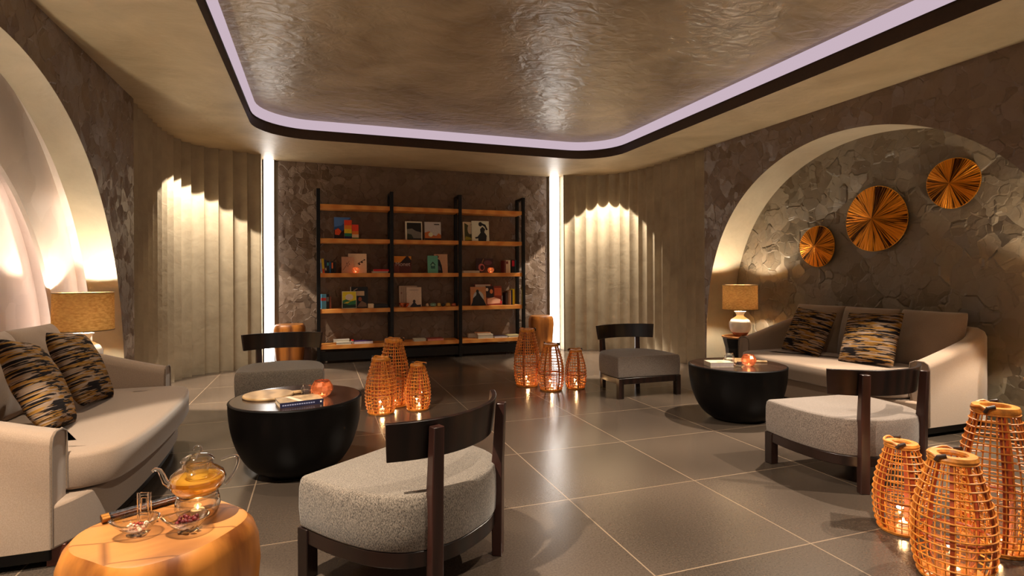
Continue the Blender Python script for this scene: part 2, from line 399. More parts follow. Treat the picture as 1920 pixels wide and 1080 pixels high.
# ------------------------------------------------------------------ furniture materials
M_BLACKWOOD = wood('dark_stained_wood', (14, 8, 6), (34, 18, 13), (1, 1, .2), .32, 4)
M_REDWOOD = wood('reddish_leg_wood', (60, 26, 16), (96, 44, 28), (1, 1, .2), .35, 4)
def fabric(name, c1, c2, sc=260, rough=.9, bs=.4, blot=0, sheen=.3):
    m, t, b = nt(name); v = coords(t)
    n = N(t, 'ShaderNodeTexNoise'); n.inputs['Scale'].default_value = sc; n.inputs['Detail'].default_value = 3
    mp = N(t, 'ShaderNodeMapping'); mp.inputs['Scale'].default_value = (1, .5, .35); mp.inputs['Rotation'].default_value = (.4, .3, .6)
    t.links.new(v, mp.inputs[0]); t.links.new(mp.outputs[0], n.inputs['Vector'])
    t.links.new(ramp(t, n.outputs[0], [(.34, lin(c1)), (.66, lin(c2))]), b.inputs['Base Color'])
    b.inputs['Roughness'].default_value = rough; b.inputs['Sheen Weight'].default_value = sheen; b.inputs['Specular IOR Level'].default_value = .2
    bump(t, b, n.outputs[0], bs, .003); return m
M_TWEED = fabric('grey_tweed', (70, 62, 55), (150, 137, 123), 430)
M_TWEED2 = fabric('grey_tweed_pale', (88, 77, 70), (140, 125, 114), 430)
M_SOFA = fabric('taupe_upholstery', (140, 118, 99), (152, 130, 111), 500, .75, .1, sheen=.4)
M_BLACK = plain('black_metal', (12, 12, 14), .4, .3)
M_PIPE = fabric('taupe_piping', (104, 86, 70), (122, 102, 84), 400, .8, .1)
def pillow_mat():
    m, t, b = nt('striped_pillow'); v = coords(t)
    def nz(sc, det=3, seed=0):
        mp = N(t, 'ShaderNodeMapping'); mp.inputs['Scale'].default_value = sc; mp.inputs['Location'].default_value = (seed, seed, seed)
        t.links.new(v, mp.inputs[0]); n = N(t, 'ShaderNodeTexNoise'); n.inputs['Scale'].default_value = 1; n.inputs['Detail'].default_value = det; n.inputs['Roughness'].default_value = .6
        t.links.new(mp.outputs[0], n.inputs['Vector']); return n.outputs[0]
    a = nz((5, 3, 62), 3, 0)
    base = ramp(t, nz((5, 3, 48), 2, 4.2), [(.40, lin((136, 96, 40))), (.45, lin((142, 104, 50))), (.48, lin((128, 108, 92))), (.7, lin((146, 124, 108)))])
    msk = ramp(t, a, [(.49, (0, 0, 0, 1)), (.52, (1, 1, 1, 1))])
    mx = N(t, 'ShaderNodeMix', data_type='RGBA'); t.links.new(msk, mx.inputs[0]); t.links.new(base, mx.inputs[6]); mx.inputs[7].default_value = lin((22, 17, 18))
    r = ramp(t, nz((5, 3, 70), 2, 9.1), [(.58, (0, 0, 0, 1)), (.61, (1, 1, 1, 1))])
    mx2 = N(t, 'ShaderNodeMix', data_type='RGBA'); t.links.new(r, mx2.inputs[0]); t.links.new(mx.outputs[2], mx2.inputs[6]); mx2.inputs[7].default_value = lin((120, 84, 34))
    t.links.new(mx2.outputs[2], b.inputs['Base Color']); b.inputs['Roughness'].default_value = .95; b.inputs['Specular IOR Level'].default_value = .15
    bump(t, b, a, .4, .01); return m
M_PILLOW = pillow_mat()

# ------------------------------------------------------------------ lounge chairs
def smoothpath(pts, n=10): return [Vector((p[0], p[1], 0)) for p in catmull(pts, n)]
def make_chair(name, label, seat_mat, loc, rz):
    """faces local -y; origin on the floor between the two back posts"""
    t = thing(name, label, 'chair', loc, rz, None)
    # D-shaped seat outline
    out = [(-.36, -.58), (.36, -.58)]
    side = catmull([(.36, -.58), (.375, -.36), (.355, -.16), (.28, -.02), (.14, .055), (0, .07), (-.14, .055), (-.28, -.02), (-.355, -.16), (-.375, -.36), (-.36, -.58)], 5)[:-1]
    def ring(z, s):
        return [((x) * s, (y + .26) * s - .26, z) for x, y in side]
    b = MB(); b.loft([ring(.205, .985), ring(.215, 1.0), ring(.29, 1.012), ring(.37, 1.01), ring(.408, .995), ring(.42, .965)] + [ring(.42 + .012 * (1 - k), k) for k in (.7, .35)], True, True, True)
    b.build('seat', seat_mat, t, bevel=.008)
    b = MB()
    # frame rail following the seat edge
    R = [(x, y) for x, y in side]
    def rail(pts, z0, z1, th):
        rings = []
        for i, (x, y) in enumerate(pts):
            a = pts[max(i - 1, 0)]; c = pts[min(i + 1, len(pts) - 1)]
            d = Vector((c[0] - a[0], c[1] - a[1])).normalized(); n = Vector((-d.y, d.x))
            rings.append([(x, y, z0), (x + n.x * th, y + n.y * th, z0), (x + n.x * th, y + n.y * th, z1), (x, y, z1)])
        b.loft(rings, True, True, True)
    rail([(x * .99, y) for x, y in side], .145, .207, .035)
    b.box(-.355, .355, -.58, -.545, .145, .207)
    b.build('seat_frame', M_BLACKWOOD, t, bevel=.004)
    for s in (-1, 1):
        b = MB(); b.box(s * .34 - .028, s * .34 + .028, -.585, -.525, 0, .207); b.build('leg', M_BLACKWOOD, t, bevel=.004)
    for s in (-1, 1):
        y0 = .045
        M = Matrix.Translation((s * .222, .030, 0)) @ Matrix.Rotation(-s * .34, 4, 'Z')
        b = MB(); vs = []
        for z, dy, wx, wy in ((0, .0, .026, .022), (.2, .0, .026, .024), (.42, .002, .026, .024), (.683, .018, .023, .020)):
            vs.append([M @ Vector((-wx, -wy + dy, z)), M @ Vector((wx, -wy + dy, z)), M @ Vector((wx, wy + dy, z)), M @ Vector((-wx, wy + dy, z))])
        b.loft(vs, True, True, True); b.build('back_post', wood('post_wood', (40, 22, 18), (62, 36, 30), (1, 1, .2), .28, 4), t, bevel=.004)
    # curved backrest band
    b = MB(); rings = []
    for i in range(25):
        u = -1 + i / 12; x = u * .345; y = .048 - .150 * abs(u) ** 2.2
        d = Vector((.355, -.150 * 2.2 * abs(u) ** 1.2 * (1 if u > 0 else -1))).normalized(); n = Vector((-d.y, d.x))
        def P(z, o, tilt): return (x + n.x * o, y + n.y * (o) + tilt, z)
        ex = .012 * abs(u) ** 6
        rings.append([P(.552, -.012, 0), P(.552, .010, 0), P(.63, .012, .006), P(.703, .012, .012), P(.703, -.010, .012), P(.63, -.010, .006)])
        rings[-1] = [(q[0] * (1 + .05 * (q[2] - .562) / .15), q[1], q[2]) for q in rings[-1]]
    b.loft(rings, True, True, True); b.build('backrest', M_BLACKWOOD, t, bevel=.003)
    return t
CH = 'low lounge chairs'
make_chair('lounge_chair', 'grey tweed lounge chair nearest the camera, its curved dark back to us', M_TWEED, (.569, 2.258, 0), 3.83)
make_chair('lounge_chair', 'grey lounge chair beside the rattan lanterns at right, back to the camera', M_TWEED2, (3.160, 2.340, 0), 3.092)
make_chair('lounge_chair', 'grey lounge chair facing us in front of the right fluted wall', M_TWEED2, (3.237, 5.499, 0), -.007)
make_chair('lounge_chair', 'grey lounge chair behind the left bowl table, facing the camera', M_TWEED, (-.327, 5.885, 0), .0)

# ------------------------------------------------------------------ sofas
def pillow(name, w_, h, th, mat, parent=None, pinch=.10, n=18, wr=0):
    b = MB(); rows = {}
    for side in (1, -1):
        for i in range(n + 1):
            for j in range(n + 1):
                u = -1 + 2 * i / n; v = -1 + 2 * j / n
                e = (1 - u * u) * (1 - v * v)
                k = max(0.0, e) ** .42
                x = u * w_ / 2 * (1 - pinch * (1 - abs(u)) * 0 - pinch * (v * v) * 0 - .07 * (1 - v * v) * abs(u) ** 3 * 0)
                x = u * w_ / 2 * (1 - pinch * (1 - v * v) * abs(u) ** 2 * .5); z = v * h / 2 * (1 - pinch * (1 - u * u) * abs(v) ** 2 * .5)
                wv = wr * noise.noise(Vector((u * 3, v * 3, side * 2.2))) * k
                y = side * th / 2 * k + wv
                if k == 0 and side == -1: rows[(side, i, j)] = rows[(1, i, j)]
                else: rows[(side, i, j)] = b.bm.verts.new((x, y, z))
    for side in (1, -1):
        for i in range(n):
            for j in range(n):
                b.bm.faces.new([rows[(side, i, j)], rows[(side, i + 1, j)], rows[(side, i + 1, j + 1)], rows[(side, i, j + 1)]])
    return b.build(name, mat, parent, sub=1, auto=180)
def make_sofa(label, loc, rz):
    """faces local -y; length along x; origin on the floor at the middle"""
    t = thing('sofa', label, 'sofa', loc, rz)
    L2 = 1.0; yf = -.42; yb = .44; th = .13
    # base with a bowed front
    fr = catmull([(-L2, yf), (-.86, yf - .07), (-.62, yf - .125), (0, yf - .15), (.62, yf - .125), (.86, yf - .07), (L2, yf)], 6)
    back = [(L2, .2), (.93, .37), (.78, yb), (-.78, yb), (-.93, .37), (-L2, .2)]
    outl = fr + back
    b = MB(); b.loft([[(x, y, z) for x, y in outl] for z in (.085, .272)], True, True, True)
    b.build('base', M_SOFA, t, bevel=.012)
    b = MB(); b.loft([[(x * .965, (y + .0) * .95 + .0, z) for x, y in outl] for z in (.03, .086)], True, True, True); b.build('plinth', M_BLACK, t, smooth=False)
    for x in (-.92, .92):
        for y in (-.42, .30):
            b = MB(); b.box(x - .035, x + .035, y - .035, y + .035, 0, .09); b.build('leg', M_REDWOOD, t, bevel=.003)
    # shell: arms and back in one upholstered sweep
    path = catmull([(-L2, yf), (-L2, -.2), (-L2, .05), (-.985, .24), (-.90, .38), (-.72, yb), (-.3, yb + .01), (.3, yb + .01), (.72, yb), (.90, .38), (.985, .24), (L2, .05), (L2, -.2), (L2, yf)], 5)
    rings = []
    for i, (x, y) in enumerate(path):
        a = path[max(i - 1, 0)]; c = path[min(i + 1, len(path) - 1)]
        d = Vector((c[0] - a[0], c[1] - a[1])).normalized(); n = Vector((d.y, -d.x))   # towards the seat
        f = min(1, max(0, (y - yf) / (.40 - yf))); zt = .575 + .235 * (f ** 1.1)
        w_ = th + .015 * (1 - f)
        sec = [(0, .09), (-.004, .35), (-.004, zt - .045), (.006, zt - .015), (.03, zt), (w_ - .035, zt + .004), (w_ - .008, zt - .014), (w_, zt - .05), (w_, .35), (w_, .27)]
        rings.append([(x + n.x * o, y + n.y * o, z) for o, z in sec])
    b = MB(); b.loft(rings, True, True, True); b.build('arms_and_back', M_SOFA, t, auto=50)
    for s in (-1, 1):
        b = MB(); b.tube([(s * (L2 + .004), yf - .002, z) for z in (.10, .2, .35, .45, .53)] + [(s * (L2 - .006), yf - .002, .565), (s * (L2 - .035), yf - .002, .583), (s * (L2 - .1), yf - .002, .583), (s * (L2 - .14), yf - .002, .565), (s * (L2 - .147), yf - .002, .52), (s * (L2 - .147), yf - .002, .3)], .006, 6); b.build('piping', M_PIPE, t)
    # seat cushion, bow fronted, between the arms
    def cring(z, e):
        P = [(-.845 + e, .28), (-.845 + e, -.40)] + catmull([(-.845 + e, -.40), (-.83 + e, -.50 + e), (-.72, -.60 + e), (-.4, -.645 + e), (0, -.655 + e), (.4, -.645 + e), (.72, -.60 + e), (.83 - e, -.50 + e), (.845 - e, -.40)], 5)[1:] + [(.845 - e, .28)]
        return [(x, y, z) for x, y in P]
    b = MB(); b.loft([cring(.280, .03), cring(.286, .010), cring(.30, 0), cring(.425, 0), cring(.442, .006), cring(.450, .022), cring(.456, .12), cring(.459, .22)], True, True, True)
    b.build('seat_cushion', M_SOFA, t, auto=60)
    for i, x in enumerate((-.565, 0, .565)):
        o = pillow('back_cushion', .585, .53, .22, M_SOFA, t, .03, wr=.02)
        o.location = (x, .225, .685); o.rotation_euler = (math.radians(-14), 0, (.06, 0, -.06)[i])
    return t
make_sofa('taupe bow-front sofa at left in front of the lit arched niche', (-1.50, 3.88, 0), PI / 2)
make_sofa('taupe bow-front sofa at right below the gold wall discs', (4.77, 3.90, 0), -PI / 2)
def scatter(label, loc, rot, sz=.50, g=None):
    o = pillow('scatter_pillow', sz, sz, .17, M_PILLOW, None, .10, wr=.01); o.location = loc; o.rotation_euler = rot
    return tag(o, label, 'pillow', 'striped scatter pillows')
# local -y of a pillow looks at the room; the stripes run along its width
scatter('striped black and ochre pillow on the left sofa, the nearer of its two', (-1.36, 3.50, .70), (math.radians(-24), math.radians(9), PI / 2 + .12), .52)
scatter('striped black and ochre pillow on the left sofa, the farther of its two', (-1.40, 4.16, .69), (math.radians(-24), math.radians(6), PI / 2 - .02), .50)
scatter('striped black and ochre pillow on the right sofa beside the lamp end', (4.66, 4.28, .68), (math.radians(-24), math.radians(4), -PI / 2 - .05), .50)
scatter('striped black and ochre pillow on the right sofa, nearer the middle lounge seat', (4.64, 3.60, .685), (math.radians(-24), math.radians(-3), -PI / 2 + .10), .51)

# ------------------------------------------------------------------ bowl tables
M_BOWL = wood('bowl_black_wood', (4, 3, 3), (7, 5, 5), (1, 1, 1), .45, 3); M_BOWL.node_tree.nodes['Principled BSDF'].inputs['Specular IOR Level'].default_value = .15
M_BOWLTOP = wood('bowl_top_wood', (34, 22, 18), (50, 34, 28), (1, 1, 1), .22, 2)
def bowl_table(label, loc):
    t = thing('bowl_table', label, 'table', loc)
    b = MB(); prof = [(.15, 0), (.165, .005)]
    for i in range(1, 17):
        a = i / 16; prof.append((.165 + (.405 - .165) * math.sin(a * PI / 2) ** .95, .006 + .455 * (1 - math.cos(a * PI / 2))))
    prof += [(.407, .465), (.403, .47), (.396, .4715)]
    b.lathe(prof, 64, cap1=True); b.build('bowl', M_BOWL, t)
    b = MB(); b.lathe([(.394, .4716), (.392, .4735)], 64); b.build('tabletop', M_BOWLTOP, t)
    return t
T1 = (-.134, 3.861); T2 = (3.461, 3.926); ZT = .4735
bowl_table('black half-sphere bowl table beside the left sofa', (*T1, 0))
bowl_table('black half-sphere bowl table beside the right sofa', (*T2, 0))

# ------------------------------------------------------------------ wooden stools and side tables
M_STUMP = wood('stump_wood', (122, 66, 22), (214, 136, 58), (5, 5, .6), .38, .35)
M_STUMPTOP = wood('stump_top', (136, 84, 38), (176, 116, 58), (1.2, 5, 1), .42, .8)
def seams(m):
    t = m.node_tree; b = t.nodes['Principled BSDF']; v = coords(t, (1, 1, 1), (0, 0, .5))
    vo = N(t, 'ShaderNodeTexVoronoi'); vo.feature = 'DISTANCE_TO_EDGE'; vo.inputs['Scale'].default_value = 5.5
    mp = N(t, 'ShaderNodeMapping'); mp.inputs['Scale'].default_value = (.35, 1.3, .02); t.links.new(v, mp.inputs[0]); t.links.new(mp.outputs[0], vo.inputs['Vector'])
    old = b.inputs['Base Color'].links[0].from_socket
    c = ramp(t, vo.outputs['Distance'], [(.0, (.42, .36, .3, 1)), (.03, (1, 1, 1, 1))])
    mu = N(t, 'ShaderNodeMix', data_type='RGBA'); mu.blend_type = 'MULTIPLY'; mu.inputs[0].default_value = 1
    t.links.new(old, mu.inputs[6]); t.links.new(c, mu.inputs[7]); t.links.new(mu.outputs[2], b.inputs['Base Color'])
seams(M_STUMPTOP)
def stump(label, loc, rz=0, h=.575, R=.215, seed=1):
    t = thing('wooden_stool', label, 'stool', loc, rz, 'pale wooden block stools')
    rnd = random.Random(seed); ph = [rnd.uniform(0, 6.28) for _ in range(4)]
    wob = lambda a: 1 + .05 * math.cos(4 * a + ph[0]) + .025 * math.cos(2 * a + ph[1]) + .012 * math.cos(7 * a + ph[2])
    b = MB(); b.lathe([(R * .80, 0), (R * .86, .02), (R * .93, h * .25), (R * 1.0, h * .55), (R * 1.05, h * .78), (R * 1.03, h * .9), (R * .97, h * .965), (R * .90, h * .995)], 72, wob=wob)
    b.build('block', M_STUMP, t)
    b = MB(); b.lathe([(R * .90, h * .995), (R * .86, h), (R * .5, h + .001), (R * .02, h + .001)], 72, wob=wob); b.build('top', M_STUMPTOP, t)
    return t
stump('pale wooden block stool in the foreground carrying the glass teapot', (-.401, 1.73, 0), .4, .575, .222, 3)
stump('wooden block stool against the back wall left of the bookshelf', (-.385, 8.42, 0), .2, .585, .215, 5)
stump('wooden block stool against the back wall right of the bookshelf', (3.47, 8.46, 0), 1.0, .60, .205, 8)
M_DRUM = plain('black_drum', (16, 15, 18), .25, .2, noise_amt=.4, nscale=8)
def side_table(label, loc):
    t = thing('side_table', label, 'table', loc)
    b = MB()
    n = 12
    rr = [(.20, 0), (.205, .01), (.18, .13), (.165, .24), (.175, .36), (.205, .475), (.205, .485)]
    b.lathe(rr, n); b.build('faceted_drum', M_DRUM, t, smooth=False)
    b = MB(); b.lathe([(.212, .4852), (.214, .49), (.214, .502), (.21, .506)], 48); b.build('top', wood('light_top', (150, 92, 44), (196, 134, 76), (1, 1, 1), .35, 3), t)
    return t
def shade_mat():
    m = bpy.data.materials.new('lamp_shade_fabric'); m.use_nodes = True; t = m.node_tree; t.nodes.clear()
    tc = N(t, 'ShaderNodeTexCoord'); mp = N(t, 'ShaderNodeMapping'); mp.inputs['Scale'].default_value = (34, 34, 80); t.links.new(tc.outputs['Object'], mp.inputs[0])
    n = N(t, 'ShaderNodeTexNoise'); n.inputs['Scale'].default_value = 1; n.inputs['Detail'].default_value = 6; t.links.new(mp.outputs[0], n.inputs['Vector'])
    c = ramp(t, n.outputs[0], [(.35, lin((178, 134, 70))), (.65, lin((216, 176, 112)))])
    d = N(t, 'ShaderNodeBsdfDiffuse'); tr = N(t, 'ShaderNodeBsdfTranslucent'); t.links.new(c, d.inputs[0]); tr.inputs[0].default_value = (.86, .62, .32, 1)
    mx = N(t, 'ShaderNodeMixShader'); mx.inputs[0].default_value = .095; t.links.new(d.outputs[0], mx.inputs[1]); t.links.new(tr.outputs[0], mx.inputs[2])
    o = N(t, 'ShaderNodeOutputMaterial'); t.links.new(mx.outputs[0], o.inputs[0]); return m
M_SHADE = shade_mat()
M_CERAMIC = plain('white_ceramic', (236, 230, 224), .25, noise_amt=.02, coat=.3)
M_TERRA = plain('terracotta_base', (190, 120, 84), .6)
def lamp(label, loc):
    t = thing('table_lamp', label, 'lamp', loc)
    b = MB(); b.lathe([(.065, .0), (.070, .004), (.098, .045)], 48); b.build('foot', M_TERRA, t)
    b = MB(); b.lathe([(.098, .0455), (.118, .075), (.128, .12), (.126, .165), (.105, .20), (.07, .225), (.048, .24), (.042, .255), (.05, .275), (.066, .295), (.068, .30), (.062, .302)], 48); b.build('body', M_CERAMIC, t)
    b = MB(); b.tube([(0, 0, .30), (0, 0, .43)], .005, 10); b.tube([(0, 0, .43), (0, 0, .45)], .011, 12); b.build('stem', plain('brass_stem', (150, 116, 60), .3, .9), t)
    R = .204; z0, z1 = .325, .625
    b = MB(); b.lathe([(R, z0), (R * .985, z1)], 64, cap0=False, cap1=False); b.lathe([(R - .003, z0), (R * .985 - .003, z1)], 64, cap0=False, cap1=False)
    s = b.build('lamp_shade', M_SHADE, t)
    b = MB()
    for r, z in ((R, z0), (R * .985, z1)): b.tube([(r * math.cos(a), r * math.sin(a), z) for a in [2 * PI * i / 64 for i in range(64)]], .0035, 6, closed=True)
    for k in range(3):
        a = 2 * PI * k / 3; b.tube([(0, 0, .445), (R * .98 * math.cos(a), R * .98 * math.sin(a), z1 - .005)], .0015, 5)
    b.build('shade_ring', plain('shade_trim', (90, 66, 34), .6), s)
    b = MB(); b.lathe([(.004, .45), (.022, .462), (.03, .485), (.026, .51), (.008, .528)], 20); b.build('bulb', emit('lamp_bulb', (1, .90, .72), 950), t)
    return t
side_table('black faceted drum side table at the lamp end of the left sofa', (-1.78, 5.33, 0)); lamp('table lamp with amber drum shade beyond the left sofa', (-1.78, 5.33, .507))
side_table('black faceted drum side table at the lamp end of the right sofa', (4.90, 5.50, 0)); lamp('table lamp with amber drum shade and white body beyond the right sofa', (4.90, 5.50, .507))

side_table('black faceted drum side table at the near end of the left sofa', (-1.78, 2.36, 0)); lamp('table lamp with amber drum shade at the near end of the left sofa', (-1.78, 2.36, .507))
side_table('black faceted drum side table at the near end of the right sofa', (4.90, 2.36, 0)); lamp('table lamp with amber drum shade at the near end of the right sofa', (4.90, 2.36, .507))

# ------------------------------------------------------------------ rattan lanterns
M_RATTAN = plain('rattan', (204, 126, 44), .45, noise_amt=.35, nscale=40)
M_RATTAN_D = plain('rattan_dark_slats', (150, 62, 22), .5, noise_amt=.25, nscale=30)
M_LEATHER = plain('dark_leather', (46, 26, 16), .5)
M_JAR = glass('clear_glass')
M_WAX = plain('candle_wax', (240, 225, 200), .5, noise_amt=.03)
M_FLAME = emit('candle_flame', (1.0, .66, .32), 30)
def lantern_meshes(h, R, fine):
    """parts of a lantern as (name, object); built around the origin"""
    prof = [(0, .80), (.06, .88), (.18, .97), (.32, 1.0), (.48, .98), (.62, .90), (.76, .77), (.88, .64), (.97, .56)]
    def rad(f):
        for (a, ra), (c, rc) in zip(prof, prof[1:]):
            if a <= f <= c: u = (f - a) / (c - a); return R * (ra + (rc - ra) * u)
        return R * .56
    parts = []
    nr = fine; nv = int(fine * 1.35 + 6); rt_ = .0026 + R * .006
    b = MB()
    for i in range(nr + 1):
        f = .03 + .92 * i / nr; r = rad(f)
        b.tube([(r * math.cos(a), r * math.sin(a), f * h) for a in [2 * PI * k / 40 for k in range(40)]], rt_, 5, closed=True)
    for k in range(nv):
        a = 2 * PI * (k + .5) / nv
        b.tube([((rad(f) - rt_ * 1.4) * math.cos(a), (rad(f) - rt_ * 1.4) * math.sin(a), f * h) for f in [.01 + .95 * i / 12 for i in range(13)]], rt_ * .8, 5)
    parts.append(b.build('rattan_weave', M_RATTAN))
    b = MB()
    for k in range(5):
        a = 2 * PI * k / 5 + .3; da = .010
        for f0 in [.01 + .95 * i / 12 for i in range(13)]: pass
        rings = []
        for f in [.01 + .95 * i / 12 for i in range(13)]:
            r = rad(f) - rt_ * 2.6; ca, sa = math.cos(a), math.sin(a); tx, ty = -sa * da, ca * da
            rings.append([(r * ca - tx, r * sa - ty, f * h), (r * ca + tx, r * sa + ty, f * h), ((r - .005) * ca + tx, (r - .005) * sa + ty, f * h), ((r - .005) * ca - tx, (r - .005) * sa - ty, f * h)])
        b.loft(rings, True, True, True)
    for f in (.36,):
        r0 = rad(f) - .016; b.tube([(r0 * math.cos(a), r0 * math.sin(a), f * h) for a in [2 * PI * k / 32 for k in range(32)]], .006, 6, closed=True)
    parts.append(b.build('slats', M_RATTAN_D))
    b = MB(); b.lathe([(R * .79, .0), (R * .82, .004), (R * .82, .016), (R * .78, .02)], 40); parts.append(b.build('base', M_RATTAN))
    rt0 = R * .57; b = MB()
    b.loft([[((r) * math.cos(a), (r) * math.sin(a), z) for a in [2 * PI * k / 40 for k in range(40)]] for r, z in ((rt0 - .034, h * .965), (rt0, h * .955), (rt0 + .004, h * .975), (rt0 - .002, h), (rt0 - .03, h + .001), (rt0 - .036, h * .985))], True, loop=True)
    parts.append(b.build('rim', M_RATTAN))
    b = MB(); pts = []
    for i in range(15):
        u = i / 14; a = PI * u; pts.append(((rt0 + .005) * math.cos(a), -.02 - R * .42 * math.sin(a), h * .985 + .03 * math.sin(a) - .10 * h * max(0, math.sin(a) - .5)))
    b.tube(pts, .0055, 8); hd = b.build('handle', M_RATTAN); parts.append(hd)
    b = MB()
    for s in (-1, 1):
        b = MB(); b.tube([(s * (rt0 + .005), -.03, h * .965), (s * (rt0 + .009), -.02, h), (s * (rt0 - .0), .005, h + .008)], .008, 8)
        b.build('handle_strap', M_LEATHER, hd)
    b = MB(); jr = R * .50; b.lathe([(jr, .021), (jr, h * .38)], 32, cap0=True, cap1=False); parts.append(b.build('glass_jar', M_JAR))
    return parts
def candle(label, loc, power, r=.019, hh=.014, group='tea lights in the lanterns', flame=None):
    t = thing('tea_light', label, 'candle', loc, 0, group)
    b = MB(); b.lathe([(r, 0), (r, hh), (r - .002, hh + .001), (r - .003, hh - .003)], 20); b.build('wax_cup', M_WAX, t)
    k = .55 if flame else 1
    b = MB(); b.lathe([(.001, hh - .001), (.0055 * k, hh + .007 * k), (.0045 * k, hh + .014 * k), (.0012 * k, hh + .026 * k)], 10); b.build('flame', flame or M_FLAME, t)
    d = bpy.data.lights.new('flame_glow', 'POINT'); d.energy = power; d.color = (1, .60, .26); d.shadow_soft_size = .012
    o = bpy.data.objects.new('flame_glow', d); COL.objects.link(o); o.parent = t; o.location = (0, 0, hh + .035)
    return t
LG = 'rattan lanterns on the floor'
SRC = {}
def lantern(size, label, cl, x, y, rz):
    h, R, fine, pw = {'small': (.430, .122, 13, .8), 'medium': (.510, .146, 15, .95), 'large': (.650, .152, 19, 1.1)}[size]
    t = thing('rattan_lantern', label, 'lantern', (x, y, 0), rz, LG)
    if size not in SRC:
        SRC[size] = lantern_meshes(h, R, fine)
        for p in SRC[size]: p.parent = t
    else:
        for p in SRC[size]:
            copy_tree(p, t)
    candle(cl, (x + .01, y, .022), pw)
lantern('medium', 'mid-height rattan lantern beside the left bowl table, frontmost of its three', 'lit tea light in the frontmost lantern beside the left bowl table', .542, 5.20, 2.6)
lantern('large', 'tallest rattan lantern at the back of the group beside the left bowl table', 'lit tea light in the tallest lantern beside the left bowl table', .692, 5.47, 2.4)
lantern('small', 'shortest rattan lantern, rightmost of the group beside the left bowl table', 'lit tea light in the shortest lantern beside the left bowl table', .883, 5.22, 2.2)
lantern('large', 'tallest rattan lantern of the group in front of the right wooden stool', 'lit tea light in the tallest lantern in front of the right wooden stool', 2.256, 5.93, 2.5)
lantern('medium', 'middle rattan lantern of the group in front of the right wooden stool', 'lit tea light in the middle lantern in front of the right wooden stool', 2.412, 5.60, 2.2)
lantern('small', 'shortest rattan lantern left of the lounge chair at the right fluted wall', 'lit tea light in the lantern left of the fluted wall chair', 2.709, 5.598, 3.0)
lantern('small', 'leftmost of the three rattan lanterns in the right foreground', 'lit tea light in the leftmost foreground lantern', 2.698, 1.931, 3.9)
lantern('medium', 'frontmost rattan lantern in the right foreground, cut by the picture edge', 'lit tea light in the frontmost foreground lantern', 2.470, 1.555, 3.4)
lantern('large', 'tallest rattan lantern in the right foreground, behind the other two', 'lit tea light in the tallest foreground lantern', 2.925, 1.660, 3.6)

# ------------------------------------------------------------------ gold wall discs
def gold_mat():
    m, t, b = nt('brushed_gold_painted_sheen'); tc = N(t, 'ShaderNodeTexCoord'); sp = N(t, 'ShaderNodeSeparateXYZ'); t.links.new(tc.outputs['Object'], sp.inputs[0])
    at = N(t, 'ShaderNodeMath', operation='ARCTAN2'); t.links.new(sp.outputs['Y'], at.inputs[0]); t.links.new(sp.outputs['Z'], at.inputs[1])
    mm = N(t, 'ShaderNodeMath', operation='MULTIPLY'); mm.inputs[1].default_value = 14; t.links.new(at.outputs[0], mm.inputs[0])
    cx = N(t, 'ShaderNodeCombineXYZ'); t.links.new(mm.outputs[0], cx.inputs[0])
    ln = N(t, 'ShaderNodeVectorMath', operation='LENGTH'); t.links.new(tc.outputs['Object'], ln.inputs[0])
    m2 = N(t, 'ShaderNodeMath', operation='MULTIPLY'); m2.inputs[1].default_value = 2.5; t.links.new(ln.outputs['Value'], m2.inputs[0]); t.links.new(m2.outputs[0], cx.inputs[1])
    n = N(t, 'ShaderNodeTexNoise'); n.inputs['Scale'].default_value = 1.6; n.inputs['Detail'].default_value = 5; t.links.new(cx.outputs[0], n.inputs['Vector'])
    m3 = N(t, 'ShaderNodeMath', operation='MULTIPLY'); m3.inputs[1].default_value = 1.6; t.links.new(at.outputs[0], m3.inputs[0])
    n4 = N(t, 'ShaderNodeTexNoise'); n4.noise_dimensions = '1D'; n4.inputs['Scale'].default_value = 1.0; n4.inputs['Detail'].default_value = 2; t.links.new(m3.outputs[0], n4.inputs['W'])
    ad = N(t, 'ShaderNodeMath', operation='MULTIPLY_ADD'); ad.inputs[1].default_value = .9; t.links.new(n4.outputs[0], ad.inputs[0]); t.links.new(n.outputs[0], ad.inputs[2])
    t.links.new(ramp(t, ad.outputs[0], [(.84, lin((62, 29, 6))), (1.0, lin((240, 154, 48)))]), b.inputs['Base Color'])  # radial lines, with glossy highlights and dark reflections painted into the base colour
    b.inputs['Metallic'].default_value = 1; b.inputs['Roughness'].default_value = .3; bump(t, b, n.outputs[0], .8, .02); return m
M_GOLD = gold_mat()
def disc(label, y, z, R, seed):
    rnd = random.Random(seed); n = 120; b = MB(); rings = []
    cut = rnd.uniform(0, 6.28)
    for f in (0.02, .15, .3, .5, .7, .85, .97, 1.0):
        rg = []
        for k in range(n):
            a = 2 * PI * k / n
            x = -.030 - .045 * (1 - f) + (.0025 * ((k % 2) * 2 - 1) * f) + .012 * math.sin(2 * (a - cut)) * f
            rg.append((x, R * f * math.cos(a), R * f * math.sin(a)))
        rings.append(rg)
    rings.append([(x + .014, yy * 1.0, zz * 1.0) for x, yy, zz in rings[-1]])
    rings.append([(0.0, yy * .6, zz * .6) for x, yy, zz in rings[-1]])
    rim = [Vector(q) + Vector((.004, 0, 0)) for q in rings[-3]]
    b.loft(rings, True, True, True); o = b.build('wall_disc', M_GOLD, auto=25)
    b = MB(); b.tube(rim, .0045, 6, closed=True); b.build('rim', plain('gold_rim', (250, 170, 60), .3, .9, noise_amt=.2), o)
    o.location = (5.285, y, z); return tag(o, label, 'wall decoration', 'pleated gold wall discs')
disc('smallest pleated gold disc, leftmost on the right niche wall', 4.70, 1.57, .225, 1)
disc('largest pleated gold disc, middle one on the right niche wall', 4.02, 1.81, .322, 2)
